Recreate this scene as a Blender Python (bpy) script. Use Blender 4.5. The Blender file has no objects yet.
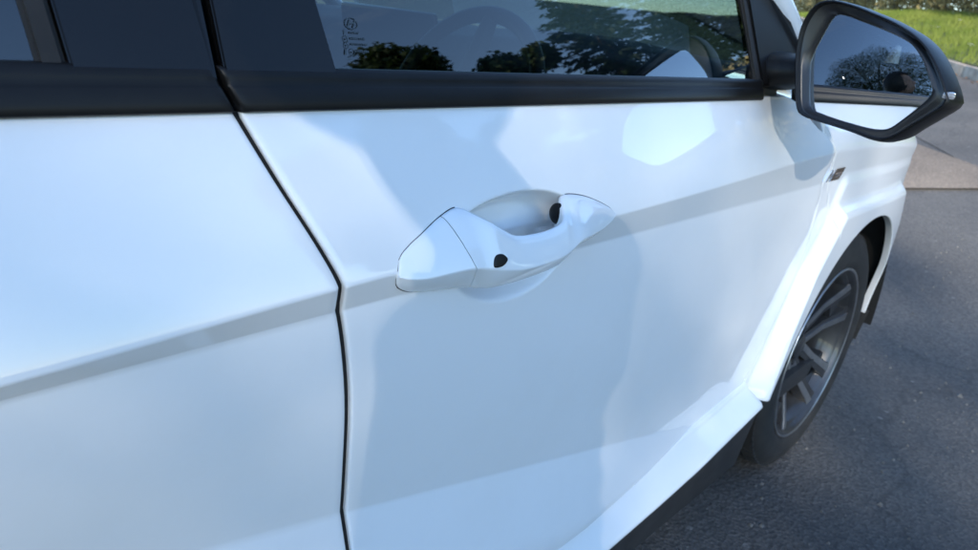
import bpy, bmesh, math, random
from mathutils import Vector, Matrix, noise
R = math.radians
random.seed(7)
scn = bpy.context.scene
C = scn.collection

# ------------------------------------------------------------------ camera
CAM = Vector((-1.886, -1.352, 1.110))
ax_r = Vector((0.6913, -0.7140, 0.1108)).normalized()
ax_f = Vector((0.6983, 0.6208, -0.3564)).normalized()
ax_u = ax_r.cross(ax_f).normalized()
cd = bpy.data.cameras.new('camera'); cam = bpy.data.objects.new('camera', cd); C.objects.link(cam)
m3 = Matrix((ax_r, ax_u, -ax_f)).transposed()
cam.matrix_world = Matrix.Translation(CAM) @ m3.to_4x4()
cd.sensor_width = 36; cd.lens = 25.656; cd.clip_start = .02; cd.clip_end = 2000
cd.dof.use_dof = True; cd.dof.focus_distance = .72; cd.dof.aperture_fstop = 9.0
scn.camera = cam

# ------------------------------------------------------------------ sky, sun, exposure
SUN = Vector((-.684, -.594, .398)).normalized()
w = bpy.data.worlds.new('World'); scn.world = w; w.use_nodes = True
nt = w.node_tree; nt.nodes.clear()
out = nt.nodes.new('ShaderNodeOutputWorld'); bg = nt.nodes.new('ShaderNodeBackground')
sky = nt.nodes.new('ShaderNodeTexSky'); sky.sky_type = 'NISHITA'; sky.sun_disc = False
sky.sun_elevation = math.asin(SUN.z); sky.sun_rotation = math.atan2(SUN.x, SUN.y)
sky.air_density = 1.0; sky.dust_density = 0; sky.ozone_density = 3.6
tc = nt.nodes.new('ShaderNodeTexCoord'); mp = nt.nodes.new('ShaderNodeMapping'); mp.inputs['Scale'].default_value = (1.0, 1.6, 4.0)
nz = nt.nodes.new('ShaderNodeTexNoise'); nz.inputs['Scale'].default_value = 2.2; nz.inputs['Detail'].default_value = 8; nz.inputs['Roughness'].default_value = .62
nz.inputs['Distortion'].default_value = .6
rp = nt.nodes.new('ShaderNodeValToRGB'); rp.color_ramp.elements[0].position = .56; rp.color_ramp.elements[1].position = .86
rp.color_ramp.elements[1].color = (.45, .45, .45, 1)
mx = nt.nodes.new('ShaderNodeMix'); mx.data_type = 'RGBA'; mx.inputs[7].default_value = (3.6, 4.3, 5.2, 1)
nt.links.new(tc.outputs['Generated'], mp.inputs[0]); nt.links.new(mp.outputs[0], nz.inputs['Vector'])
nt.links.new(nz.outputs[0], rp.inputs[0]); nt.links.new(rp.outputs[0], mx.inputs[0]); nt.links.new(sky.outputs[0], mx.inputs[6])
nt.links.new(mx.outputs[2], bg.inputs[0]); bg.inputs[1].default_value = .14; nt.links.new(bg.outputs[0], out.inputs[0])
sl = bpy.data.lights.new('sun', 'SUN'); sl.energy = 3.2; sl.angle = R(.53); sl.color = (1, .93, .82)
so = bpy.data.objects.new('sun', sl); C.objects.link(so); so.rotation_euler = SUN.to_track_quat('Z', 'Y').to_euler(); so.location = SUN * 30
scn.view_settings.view_transform = 'Standard'; scn.view_settings.look = 'None'; scn.view_settings.exposure = 1.66; scn.view_settings.gamma = 1

# ------------------------------------------------------------------ helpers
def obj(name, verts, faces, mat, parent=None, smooth=True, sharp=None, mats=None, fm=None):
    me = bpy.data.meshes.new(name); me.from_pydata([tuple(v) for v in verts], [], faces); me.update()
    for mm in (mats or [mat]): me.materials.append(mm)
    if fm:
        me.polygons.foreach_set('material_index', fm)
    if smooth: me.polygons.foreach_set('use_smooth', [True] * len(me.polygons))
    if sharp: me.set_sharp_from_angle(angle=R(sharp))
    o = bpy.data.objects.new(name, me); C.objects.link(o)
    if parent: o.parent = parent
    return o
def obm(name, bm, mat, parent=None, sharp=35, rec=True):
    if rec: bmesh.ops.recalc_face_normals(bm, faces=bm.faces)
    me = bpy.data.meshes.new(name); bm.to_mesh(me); bm.free(); me.materials.append(mat)
    me.polygons.foreach_set('use_smooth', [True] * len(me.polygons)); me.set_sharp_from_angle(angle=R(sharp))
    o = bpy.data.objects.new(name, me); C.objects.link(o)
    if parent: o.parent = parent
    return o
def empty(name, loc=(0, 0, 0)):
    o = bpy.data.objects.new(name, None); C.objects.link(o); o.location = loc; o.empty_display_size = .2; return o
def tag(o, label=None, cat=None, group=None, kind=None):
    if label: o['label'] = label
    if cat: o['category'] = cat
    if group: o['group'] = group
    if kind: o['kind'] = kind
    return o
def interp(x, pts):
    if x <= pts[0][0]: return pts[0][1]
    for (a, b), (c, d) in zip(pts, pts[1:]):
        if x <= c: return b + (d - b) * (x - a) / (c - a)
    return pts[-1][1]
def sinterp(x, pts):                      # smooth (Catmull-Rom) interpolation
    if x <= pts[0][0]: return pts[0][1]
    if x >= pts[-1][0]: return pts[-1][1]
    n = len(pts)
    for i in range(n - 1):
        if x <= pts[i+1][0]:
            x0, y0 = pts[i]; x1, y1 = pts[i+1]
            m0 = (pts[i+1][1] - pts[max(i-1, 0)][1]) / (pts[i+1][0] - pts[max(i-1, 0)][0])
            m1 = (pts[min(i+2, n-1)][1] - pts[i][1]) / (pts[min(i+2, n-1)][0] - pts[i][0])
            h = x1 - x0; t = (x - x0) / h
            return (2*t**3-3*t*t+1)*y0 + (t**3-2*t*t+t)*h*m0 + (-2*t**3+3*t*t)*y1 + (t**3-t*t)*h*m1
def sstep(a, b, x):
    t = max(0, min(1, (x - a) / (b - a))); return t * t * (3 - 2 * t)
def lin(a, b, n): return [a + (b - a) * i / (n - 1) for i in range(n)]
def bm_box(bm, c, s, bev=0, seg=2, rot=None):
    r = bmesh.ops.create_cube(bm, size=1); vs = r['verts']
    bmesh.ops.scale(bm, vec=s, verts=vs)
    if bev:
        es = list({e for v in vs for e in v.link_edges})
        rr = bmesh.ops.bevel(bm, geom=es, offset=bev, segments=seg, profile=.6, affect='EDGES')
        vs = list({v for f in rr['faces'] for v in f.verts} | {v for v in vs if v.is_valid})
    if rot is not None: bmesh.ops.rotate(bm, verts=vs, cent=(0, 0, 0), matrix=rot)
    bmesh.ops.translate(bm, verts=vs, vec=c)
    return vs
def box(name, c, s, mat, parent=None, bev=0, seg=2, rot=None):
    bm = bmesh.new(); bm_box(bm, c, s, bev, seg, rot); return obm(name, bm, mat, parent)
def tube_geo(path, rad, n=12, caps=True):
    vs, fs = [], []
    N = len(path); path = [Vector(p) for p in path]
    up = Vector((0, 0, 1))
    for i, p in enumerate(path):
        t = (path[min(i+1, N-1)] - path[max(i-1, 0)]).normalized()
        a = t.cross(up)
        if a.length < .05: a = t.cross(Vector((0, 1, 0)))
        a.normalize(); b = a.cross(t)
        rr = rad[i] if isinstance(rad, (list, tuple)) else rad
        for k in range(n):
            th = 2 * math.pi * k / n
            vs.append(p + (a * math.cos(th) + b * math.sin(th)) * rr)
    for i in range(N - 1):
        for k in range(n):
            fs.append((i*n+k, i*n+(k+1) % n, (i+1)*n+(k+1) % n, (i+1)*n+k))
    if caps: fs.append(tuple(range(n))[::-1]); fs.append(tuple((N-1)*n+k for k in range(n)))
    return vs, fs
def tube(name, path, rad, mat, parent=None, n=12, caps=True):
    v, f = tube_geo(path, rad, n, caps); return obj(name, v, f, mat, parent, sharp=60)
def loft_geo(secs, closed=True, caps=True):
    vs = [v for s in secs for v in s]; n = len(secs[0]); fs = []
    for i in range(len(secs) - 1):
        for k in range(n if closed else n - 1):
            fs.append((i*n+k, i*n+(k+1) % n, (i+1)*n+(k+1) % n, (i+1)*n+k))
    if caps and closed:
        fs.append(tuple(range(n))[::-1]); fs.append(tuple((len(secs)-1)*n+k for k in range(n)))
    return vs, fs

# ------------------------------------------------------------------ materials
def mat(name, col=(.5, .5, .5), rough=.5, metal=0, coat=0, spec=.5, coatr=.02, **kw):
    m = bpy.data.materials.new(name); m.use_nodes = True; b = m.node_tree.nodes['Principled BSDF']
    b.inputs['Base Color'].default_value = (*col, 1); b.inputs['Roughness'].default_value = rough; b.inputs['Metallic'].default_value = metal
    b.inputs['Coat Weight'].default_value = coat; b.inputs['Coat Roughness'].default_value = coatr; b.inputs['Specular IOR Level'].default_value = spec
    return m
def N(m, t): return m.node_tree.nodes.new(t)
def L(m, a, b): m.node_tree.links.new(a, b)
def noisy(m, scale, c1, c2, detail=6, p=(.3, .7), bump=0, bscale=None, coord='Object', rr=None, bd=.01):
    b = m.node_tree.nodes['Principled BSDF']; t = N(m, 'ShaderNodeTexCoord'); n = N(m, 'ShaderNodeTexNoise')
    n.inputs['Scale'].default_value = scale; n.inputs['Detail'].default_value = detail
    L(m, t.outputs[coord], n.inputs['Vector']); r = N(m, 'ShaderNodeValToRGB')
    r.color_ramp.elements[0].position, r.color_ramp.elements[1].position = p
    r.color_ramp.elements[0].color = (*c1, 1); r.color_ramp.elements[1].color = (*c2, 1)
    L(m, n.outputs[0], r.inputs[0]); L(m, r.outputs[0], b.inputs['Base Color'])
    if bump:
        n2 = N(m, 'ShaderNodeTexNoise'); n2.inputs['Scale'].default_value = bscale or scale * 4; n2.inputs['Detail'].default_value = 4
        L(m, t.outputs[coord], n2.inputs['Vector']); bp = N(m, 'ShaderNodeBump'); bp.inputs['Strength'].default_value = bump; bp.inputs['Distance'].default_value = bd
        L(m, n2.outputs[0], bp.inputs['Height']); L(m, bp.outputs[0], b.inputs['Normal'])
    if rr:
        q = N(m, 'ShaderNodeMapRange'); q.inputs[3].default_value, q.inputs[4].default_value = rr
        L(m, n.outputs[0], q.inputs[0]); L(m, q.outputs[0], b.inputs['Roughness'])
    return m
PAINT = mat('white_paint', (.80, .81, .815), .42, coat=1.0, spec=.4, coatr=.012); PAINT.node_tree.nodes['Principled BSDF'].inputs['Coat IOR'].default_value = 1.6
def add_dust(m):                           # faint uneven film of road dust in the clear coat
    b = m.node_tree.nodes['Principled BSDF']; t = N(m, 'ShaderNodeTexCoord'); n = N(m, 'ShaderNodeTexNoise')
    n.inputs['Scale'].default_value = 3.0; n.inputs['Detail'].default_value = 9; n.inputs['Roughness'].default_value = .7
    L(m, t.outputs['Object'], n.inputs['Vector']); q = N(m, 'ShaderNodeMapRange'); q.inputs[1].default_value = .35; q.inputs[2].default_value = .8
    q.inputs[3].default_value = .002; q.inputs[4].default_value = .014
    L(m, n.outputs[0], q.inputs[0]); L(m, q.outputs[0], b.inputs['Coat Roughness'])
    r = N(m, 'ShaderNodeValToRGB'); r.color_ramp.elements[0].color = (.81, .82, .825, 1); r.color_ramp.elements[1].color = (.765, .765, .755, 1)
    r.color_ramp.elements[0].position = .45; r.color_ramp.elements[1].position = .85
    L(m, n.outputs[0], r.inputs[0]); L(m, r.outputs[0], b.inputs['Base Color'])
add_dust(PAINT)
GBLACK = noisy(mat('gloss_black', (.008, .008, .009), .10, spec=.3, coat=.15), 8, (.004, .004, .0045), (.007, .007, .0075), rr=(.10, .2))
SATIN = noisy(mat('satin_black', (.012, .012, .013), .38, spec=.22), 14, (.006, .006, .0065), (.010, .010, .0105), rr=(.34, .46))
BEZEL = noisy(mat('satin_bezel', (.012, .012, .013), .3), 20, (.008, .008, .009), (.014, .014, .015), bump=.08, bscale=900, bd=.0005)
CLAD = noisy(mat('black_cladding', (.02, .02, .021), .6), 30, (.014, .014, .015), (.026, .026, .027), bump=.25, bscale=500, bd=.001)
RUBBER = noisy(mat('rubber', (.018, .018, .018), .75), 25, (.009, .009, .009), (.020, .019, .018), bump=.2, bscale=300, bd=.001)
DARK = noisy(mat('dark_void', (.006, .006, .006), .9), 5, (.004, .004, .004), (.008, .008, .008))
TRIMIN = noisy(mat('interior_trim', (.03, .031, .033), .6), 30, (.024, .025, .027), (.038, .039, .041), bump=.2, bscale=400, bd=.001)
FABRIC = noisy(mat('seat_fabric', (.035, .036, .038), .85), 60, (.026, .027, .029), (.048, .049, .051), bump=.3, bscale=900, bd=.001)
HEADL = noisy(mat('headliner', (.35, .35, .34), .9), 20, (.32, .32, .31), (.38, .38, .37))
CHROME = mat('chrome', (.75, .75, .76), .12, 1)
SILVER = noisy(mat('machined_alloy', (.42, .43, .45), .32, .9), 40, (.30, .31, .33), (.42, .43, .44))
GUN = noisy(mat('dark_alloy', (.03, .031, .034), .35, .3, coat=.4), 20, (.025, .026, .028), (.042, .043, .046))
DISC = noisy(mat('brake_disc', (.25, .24, .23), .45, .9), 18, (.16, .13, .11), (.34, .33, .32))
MIRROR = mat('mirror_silver', (.80, .83, .86), .0, 1)
LENS = mat('clear_lens', (.8, .8, .82), .08, coat=1); LENS.node_tree.nodes['Principled BSDF'].inputs['Transmission Weight'].default_value = .7
ETCH = mat('glass_etching', (.05, .065, .075), .8)
def glass(name, tint, extra):
    m = bpy.data.materials.new(name); m.use_nodes = True; t = m.node_tree; t.nodes.clear()
    o = N(m, 'ShaderNodeOutputMaterial'); tr = N(m, 'ShaderNodeBsdfTransparent'); tr.inputs[0].default_value = (*tint, 1)
    g = N(m, 'ShaderNodeBsdfGlossy'); g.inputs['Roughness'].default_value = 0.0; g.inputs[0].default_value = (1, 1, 1, 1)
    fr = N(m, 'ShaderNodeFresnel'); fr.inputs[0].default_value = 1.52
    mu = N(m, 'ShaderNodeMath'); mu.operation = 'MULTIPLY'; mu.use_clamp = True; mu.inputs[1].default_value = extra
    x = N(m, 'ShaderNodeMixShader'); L(m, fr.outputs[0], mu.inputs[0]); L(m, mu.outputs[0], x.inputs[0]); L(m, tr.outputs[0], x.inputs[1]); L(m, g.outputs[0], x.inputs[2])
    L(m, x.outputs[0], o.inputs[0]); return m
GLASS = glass('tinted_glass', (.30, .37, .38), 2.2)
PRIVACY = glass('privacy_glass', (.10, .11, .12), 1.9)

def asphalt(name, c1, c2, c3, speck=.6):
    m = mat(name, c1, .85); b = m.node_tree.nodes['Principled BSDF']; t = N(m, 'ShaderNodeTexCoord')
    big = N(m, 'ShaderNodeTexNoise'); big.inputs['Scale'].default_value = .9; big.inputs['Detail'].default_value = 8
    fine = N(m, 'ShaderNodeTexVoronoi'); fine.inputs['Scale'].default_value = 110
    fine2 = N(m, 'ShaderNodeTexVoronoi'); fine2.inputs['Scale'].default_value = 34
    for q in (big, fine, fine2): L(m, t.outputs['Object'], q.inputs['Vector'])
    r1 = N(m, 'ShaderNodeValToRGB'); r1.color_ramp.elements[0].color = (*c1, 1); r1.color_ramp.elements[1].color = (*c2, 1)
    r1.color_ramp.elements[0].position = .35; r1.color_ramp.elements[1].position = .7
    L(m, big.outputs[0], r1.inputs[0])
    sep = N(m, 'ShaderNodeSeparateColor'); L(m, fine.outputs['Color'], sep.inputs[0])
    r2 = N(m, 'ShaderNodeValToRGB'); r2.color_ramp.elements[0].position = .05; r2.color_ramp.elements[1].position = .97
    r2.color_ramp.elements[0].color = (.45, .45, .45, 1); r2.color_ramp.elements[1].color = (1.7, 1.66, 1.6, 1)
    L(m, sep.outputs[0], r2.inputs[0])
    mu = N(m, 'ShaderNodeMix'); mu.data_type = 'RGBA'; mu.blend_type = 'MULTIPLY'; mu.inputs[0].default_value = speck
    L(m, r1.outputs[0], mu.inputs[6]); L(m, r2.outputs[0], mu.inputs[7])
    sep2 = N(m, 'ShaderNodeSeparateColor'); L(m, fine2.outputs['Color'], sep2.inputs[0])
    r3 = N(m, 'ShaderNodeValToRGB'); r3.color_ramp.elements[0].position = .955; r3.color_ramp.elements[1].position = .985
    r3.color_ramp.elements[0].color = (0, 0, 0, 1)
    L(m, sep2.outputs[1], r3.inputs[0])
    cut = N(m, 'ShaderNodeMath'); cut.operation = 'LESS_THAN'; cut.inputs[1].default_value = .28; L(m, fine2.outputs['Distance'], cut.inputs[0])
    mk = N(m, 'ShaderNodeMath'); mk.operation = 'MULTIPLY'; L(m, cut.outputs[0], mk.inputs[0]); L(m, r3.outputs[0], mk.inputs[1])
    m2 = N(m, 'ShaderNodeMix'); m2.data_type = 'RGBA'; m2.inputs[7].default_value = (*c3, 1)
    L(m, mk.outputs[0], m2.inputs[0]); L(m, mu.outputs[2], m2.inputs[6])
    wn = N(m, 'ShaderNodeTexNoise'); wn.inputs['Scale'].default_value = 3.5; wn.inputs['Detail'].default_value = 6; L(m, t.outputs['Object'], wn.inputs['Vector'])
    ad = N(m, 'ShaderNodeMix'); ad.data_type = 'RGBA'; ad.blend_type = 'ADD'; ad.inputs[0].default_value = .35; L(m, t.outputs['Object'], ad.inputs[6]); L(m, wn.outputs['Color'], ad.inputs[7])
    ck = N(m, 'ShaderNodeTexVoronoi'); ck.feature = 'DISTANCE_TO_EDGE'; ck.inputs['Scale'].default_value = .36; L(m, ad.outputs[2], ck.inputs['Vector'])
    cr = N(m, 'ShaderNodeValToRGB'); cr.color_ramp.elements[0].position = .001; cr.color_ramp.elements[1].position = .0045; cr.color_ramp.elements[0].color = (.72, .72, .72, 1); L(m, ck.outputs['Distance'], cr.inputs[0])
    st = N(m, 'ShaderNodeTexNoise'); st.inputs['Scale'].default_value = .45; st.inputs['Detail'].default_value = 3; L(m, t.outputs['Object'], st.inputs['Vector'])
    sr = N(m, 'ShaderNodeValToRGB'); sr.color_ramp.elements[0].position = .35; sr.color_ramp.elements[1].position = .62; sr.color_ramp.elements[0].color = (.72, .72, .73, 1); sr.color_ramp.elements[1].color = (1.12, 1.10, 1.07, 1); L(m, st.outputs[0], sr.inputs[0])
    m4 = N(m, 'ShaderNodeMix'); m4.data_type = 'RGBA'; m4.blend_type = 'MULTIPLY'; m4.inputs[0].default_value = 1; L(m, m2.outputs[2], m4.inputs[6]); L(m, cr.outputs[0], m4.inputs[7])
    m5 = N(m, 'ShaderNodeMix'); m5.data_type = 'RGBA'; m5.blend_type = 'MULTIPLY'; m5.inputs[0].default_value = 1; L(m, m4.outputs[2], m5.inputs[6]); L(m, sr.outputs[0], m5.inputs[7])
    L(m, m5.outputs[2], b.inputs['Base Color'])
    bp = N(m, 'ShaderNodeBump'); bp.inputs['Strength'].default_value = .7; bp.inputs['Distance'].default_value = .004
    L(m, fine.outputs['Distance'], bp.inputs['Height']); L(m, bp.outputs[0], b.inputs['Normal'])
    return m
DRIVE = asphalt('drive_asphalt', (.052, .051, .051), (.088, .084, .080), (.14, .135, .13), .45)
ROADM = asphalt('road_asphalt', (.082, .078, .074), (.115, .108, .102), (.22, .21, .20), .5)
CONC = asphalt('apron_concrete', (.135, .108, .085), (.19, .155, .122), (.28, .24, .20), .5)
KERBM = noisy(mat('kerb_concrete', (.3, .28, .25), .9), 9, (.24, .20, .165), (.42, .36, .30), bump=.5, bscale=80, bd=.004)
SOIL = noisy(mat('soil', (.05, .045, .03), .95), 3, (.035, .05, .018), (.075, .09, .03), bump=.6, bscale=20, bd=.03)
def leafmat(name, c1, c2, scale=3, transl=.35):
    m = noisy(mat(name, c1, .6, spec=.3), scale, c1, c2, coord='Object')
    b = m.node_tree.nodes['Principled BSDF']; o = m.node_tree.nodes['Material Output']
    tl = N(m, 'ShaderNodeBsdfTranslucent'); x = N(m, 'ShaderNodeMixShader'); x.inputs[0].default_value = transl
    col = b.inputs['Base Color'].links[0].from_socket
    L(m, col, tl.inputs[0]); L(m, b.outputs[0], x.inputs[1]); L(m, tl.outputs[0], x.inputs[2]); L(m, x.outputs[0], o.inputs[0])
    return m
GRASSM = leafmat('grass_blade', (.11, .165, .02), (.22, .25, .05), 1.4)
LEAF = leafmat('leaf_green', (.022, .045, .012), (.055, .085, .022), 1.2, .25)
CONIF = leafmat('needle_green', (.014, .030, .014), (.035, .060, .022), 1.2, .15)
HEDGEM = leafmat('hedge_dry', (.26, .20, .075), (.48, .39, .18), 2.5, .3)
BARK = noisy(mat('bark', (.09, .07, .05), .95), 6, (.05, .04, .03), (.13, .105, .08), bump=.8, bscale=24, bd=.02)
DRYLEAF = leafmat('dry_leaf', (.16, .07, .03), (.32, .17, .07), 9, .2)
PETAL = noisy(mat('white_petal', (.8, .8, .78), .6), 20, (.74, .74, .72), (.84, .84, .82))

# ------------------------------------------------------------------ terrain
KP = Vector((10.0, .67)); KT = Vector((.786, .618)); KN = Vector((.618, -.786))
def rq(x, y): d = Vector((x, y)) - KP; return d.dot(KN), d.dot(KT)
def slope(x):
    x = min(x, 17)
    return 0 if x < .6 else (.1 * (x - .6) ** 2 / 1.6 if x < 1.4 else .1 * (x - 1.0))
def base_z(x, y):
    q, a = rq(x, y)
    fade = 1 - sstep(4, 22, -y - .3 * x)           # the rise runs out well to the right of the car
    return slope(x) * max(.25, fade)
def ground_grid(name, xs, ys, zf, m):
    vs = [(x, y, zf(x, y)) for x in xs for y in ys]; n = len(ys)
    fs = [(i*n+j, (i+1)*n+j, (i+1)*n+j+1, i*n+j+1) for i in range(len(xs)-1) for j in range(n-1)]
    return obj(name, vs, fs, m)
# wide ground sheet to the horizon
xs = sorted(set([-600, -300, -150, -80, -50, -35, -25] + [round(-20 + .5 * i, 2) for i in range(81)] + [25, 35, 50, 80, 150, 300, 600]))
ys = sorted(set([-600, -300, -150, -80, -50, -35, -25] + [round(-20 + .5 * i, 2) for i in range(81)] + [25, 35, 50, 80, 150, 300, 600]))
g = ground_grid('ground', xs, ys, lambda x, y: base_z(x, y) - .06 - .004 * max(0, math.hypot(x, y) - 20), SOIL); tag(g, kind='structure')
def strip_surface(name, q0, q1, a0, a1, dz, m, nq=24, na=120):
    vs, fs = [], []
    for i in range(nq + 1):
        q = q0 + (q1 - q0) * i / nq
        for j in range(na + 1):
            a = a0 + (a1 - a0) * j / na; p = KP + KN * q + KT * a
            vs.append((p.x, p.y, base_z(p.x, p.y) + dz))
    n = na + 1
    for i in range(nq):
        for j in range(na): fs.append((i*n+j, i*n+j+1, (i+1)*n+j+1, (i+1)*n+j))
    return obj(name, vs, fs, m)
# driveway the car stands on
dv = ground_grid('driveway', [round(-12 + .25 * i, 2) for i in range(81)], [round(-7 + .25 * i, 2) for i in range(57)], lambda x, y: base_z(x, y), DRIVE); tag(dv, kind='structure')
rd = strip_surface('road', -2.45, .02, -40, 40, .005, ROADM); tag(rd, kind='structure')
ap_pts = [(4.35, -.868), (2.6, .55), (4.4, 3.2), (6.75, 2.34)]
def subdiv_poly(pts, z):
    bm = bmesh.new(); f = bm.faces.new([bm.verts.new((x, y, 0)) for x, y in pts])
    bmesh.ops.subdivide_edges(bm, edges=bm.edges[:], cuts=14, use_grid_fill=True)
    bmesh.ops.triangulate(bm, faces=bm.faces)
    for v in bm.verts: v.co.z = base_z(v.co.x, v.co.y) + z + .0025 * noise.noise(v.co * 2)
    return bm
ap = obm('concrete_apron', subdiv_poly(ap_pts, .018), CONC, rec=False); tag(ap, kind='structure')
# kerb: a run of stones
kerb = empty('kerb', (KP.x, KP.y, 0)); tag(kerb, kind='structure')
kb = bmesh.new(); bm_box(kb, (0, 0, 0), (.905, .14, .34), .018, 2); kme = bpy.data.meshes.new('kerb_stone'); kb.to_mesh(kme); kb.free(); kme.materials.append(KERBM)
for p in kme.polygons: p.use_smooth = True
kme.set_sharp_from_angle(angle=R(40))
for i in range(-16, 22):
    a = i * .915; p = KP + KT * a + KN * .07; z0 = base_z(p.x, p.y)
    p2 = p + KT * .4; tilt = math.atan2(base_z(p2.x, p2.y) - z0, .4)
    o = bpy.data.objects.new('kerb_stone', kme); C.objects.link(o); o.parent = kerb
    o.location = (p.x - KP.x, p.y - KP.y, z0 - .015 + random.uniform(-.004, .004)); o.rotation_euler = (random.uniform(-.01, .01), -tilt, math.atan2(KT.y, KT.x) + random.uniform(-.004, .004))
def bank_z(x, y):
    q, a = rq(x, y); q = max(q, .1)
    return base_z(x, y) + .145 + .15 * min(q - .1, 2.3) + .06 * max(0, q - 2.4) + .03 * noise.noise(Vector((x, y, 3)) * 1.1)
bk_vs, bk_fs = [], []
nq, na = 26, 110
for i in range(nq + 1):
    q = .125 + 9 * (i / nq) ** 1.7
    for j in range(na + 1):
        a = -22 + 52 * j / na; p = KP + KN * q + KT * a; bk_vs.append((p.x, p.y, bank_z(p.x, p.y)))
for i in range(nq):
    for j in range(na): n = na + 1; bk_fs.append((i*n+j, i*n+j+1, (i+1)*n+j+1, (i+1)*n+j))
bk = obj('grass_bank', bk_vs, bk_fs, SOIL); tag(bk, kind='structure')
# grass blades on the bank
gv, gf = [], []
rg = random.Random(3)
for i in range(60000):
    q = .12 + 2.9 * rg.random() ** .9; a = rg.uniform(-5, 14); p = KP + KN * q + KT * a; z = bank_z(p.x, p.y)
    h = rg.uniform(.05, .12) * (1 + .5 * noise.noise(Vector((p.x * 1.3, p.y * 1.3, 0)))); th = rg.uniform(0, 6.28); wd = rg.uniform(.004, .008)
    dx, dy = math.cos(th) * wd, math.sin(th) * wd; lx, ly = rg.gauss(0, .03), rg.gauss(0, .03); k = len(gv)
    gv += [(p.x - dx, p.y - dy, z - .01), (p.x + dx, p.y + dy, z - .01), (p.x + lx, p.y + ly, z + h)]; gf.append((k, k+1, k+2))
go = obj('grass', gv, gf, GRASSM, smooth=False); tag(go, 'short bright green grass covering the sunlit bank', 'grass', kind='stuff')
# dry leaves along the kerb foot
lv, lf = [], []
for i in range(900):
    a = rg.uniform(-4, 12); q = -abs(rg.gauss(0, .16)) - .01; p = KP + KN * q + KT * a; z = base_z(p.x, p.y) + .010
    s = rg.uniform(.012, .034); th = rg.uniform(0, 6.28); k = len(lv); tl = rg.uniform(-.4, .9) * s
    c_, s_ = math.cos(th), math.sin(th)
    for (u_, v_, h_) in ((-1, 0, 0), (0, -.55, tl * .6), (1.1, 0, tl), (0, .55, tl * .4)): lv.append((p.x + s*(u_*c_-v_*s_), p.y + s*(u_*s_+v_*c_), z + max(0, h_)))
    lf.append((k, k+1, k+2, k+3))
lo = obj('leaf_litter', lv, lf, DRYLEAF, smooth=False); tag(lo, 'brown fallen leaves gathered along the foot of the kerb', 'leaves', kind='stuff')
# grit on the driveway
sv, sf = [], []
for i in range(1500):
    x = rg.uniform(-1.2, 5); y = rg.uniform(-3.0, -.7); z = base_z(x, y); s = rg.uniform(.002, .006) * (1.6 if rg.random() < .06 else 1); k = len(sv)
    for (a_, b_, c_) in ((-1, -1, 0), (1, -.8, 0), (.8, 1, 0), (-.9, .8, 0), (0, 0, 1.2)): sv.append((x + a_*s*rg.uniform(.7, 1.2), y + b_*s*rg.uniform(.7, 1.2), z + c_*s))
    sf += [(k, k+1, k+4), (k+1, k+2, k+4), (k+2, k+3, k+4), (k+3, k, k+4)]
gr = obj('grit', sv, sf, noisy(mat('grit_stone', (.2, .19, .18), .9), 60, (.06, .058, .055), (.17, .165, .155)), smooth=False); tag(gr, 'pale loose grit scattered over the dark asphalt', 'grit', kind='stuff')

# ------------------------------------------------------------------ trees and hedge
def leaf_cloud(blobs, n, size, rnd, flat=.5, hang=0, aspect=.55):
    vs, fs = [], []; tot = sum(b[3]**2 for b in blobs)
    for (cx, cy, cz, rr) in blobs:
        for i in range(int(n * rr * rr / tot)):
            while True:
                d = Vector((rnd.uniform(-1, 1), rnd.uniform(-1, 1), rnd.uniform(-1, 1)))
                if .25 < d.length <= 1: break
            d = d * (.55 + .45 * rnd.random()); c = Vector((cx, cy, cz)) + d * rr; c.z = c.z * 1.0
            a = Vector((rnd.gauss(0, 1), rnd.gauss(0, 1), rnd.gauss(0, flat) - hang)).normalized(); b = a.cross(Vector((rnd.gauss(0, 1), rnd.gauss(0, 1), rnd.gauss(0, 1)))).normalized()
            s = size * rnd.uniform(.6, 1.3); k = len(vs)
            vs += [c - a * s, c + b * s * aspect, c + a * s, c - b * s * aspect]; fs.append((k, k+1, k+2, k+3))
    return vs, fs
def broadleaf(name, loc, H, rad, seed, label, n=16000, size=.11, m=LEAF, group=None, dens=1):
    rnd = random.Random(seed); t = empty(name, loc); tag(t, label, 'tree', group)
    tp = [Vector((.12 * math.sin(k * 1.3 + seed) * k / 6, .12 * math.cos(k * 1.7 + seed) * k / 6, H * .62 * k / 6)) for k in range(7)]
    tv, tf = tube_geo(tp, [H * .028 * (1 - .11 * k) for k in range(7)], 9)
    blobs = []
    for k in range(int(16 * dens)):
        th = k * 2.4 + rnd.random(); hh = rnd.uniform(.30, .93); rr = rad * (.95 - .75 * abs(hh - .52) ** 1.1) * rnd.uniform(.35, .85)
        c = Vector((math.cos(th) * rr, math.sin(th) * rr, H * hh)); br = rad * rnd.uniform(.26, .44); blobs.append((c.x, c.y, c.z, br))
        s0 = tp[min(6, 2 + k % 5)]; pv, pf = tube_geo([s0, s0.lerp(c, .5) + Vector((0, 0, .15)), c], [H * .012, H * .008, H * .003], 6); o_ = len(tv); tv += pv; tf += [tuple(i + o_ for i in f) for f in pf]
    obj('trunk', tv, tf, BARK, t)
    v, f = leaf_cloud(blobs, n, size, rnd); cr = obj('crown', v, f, m, t, smooth=False)
    return t
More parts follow.
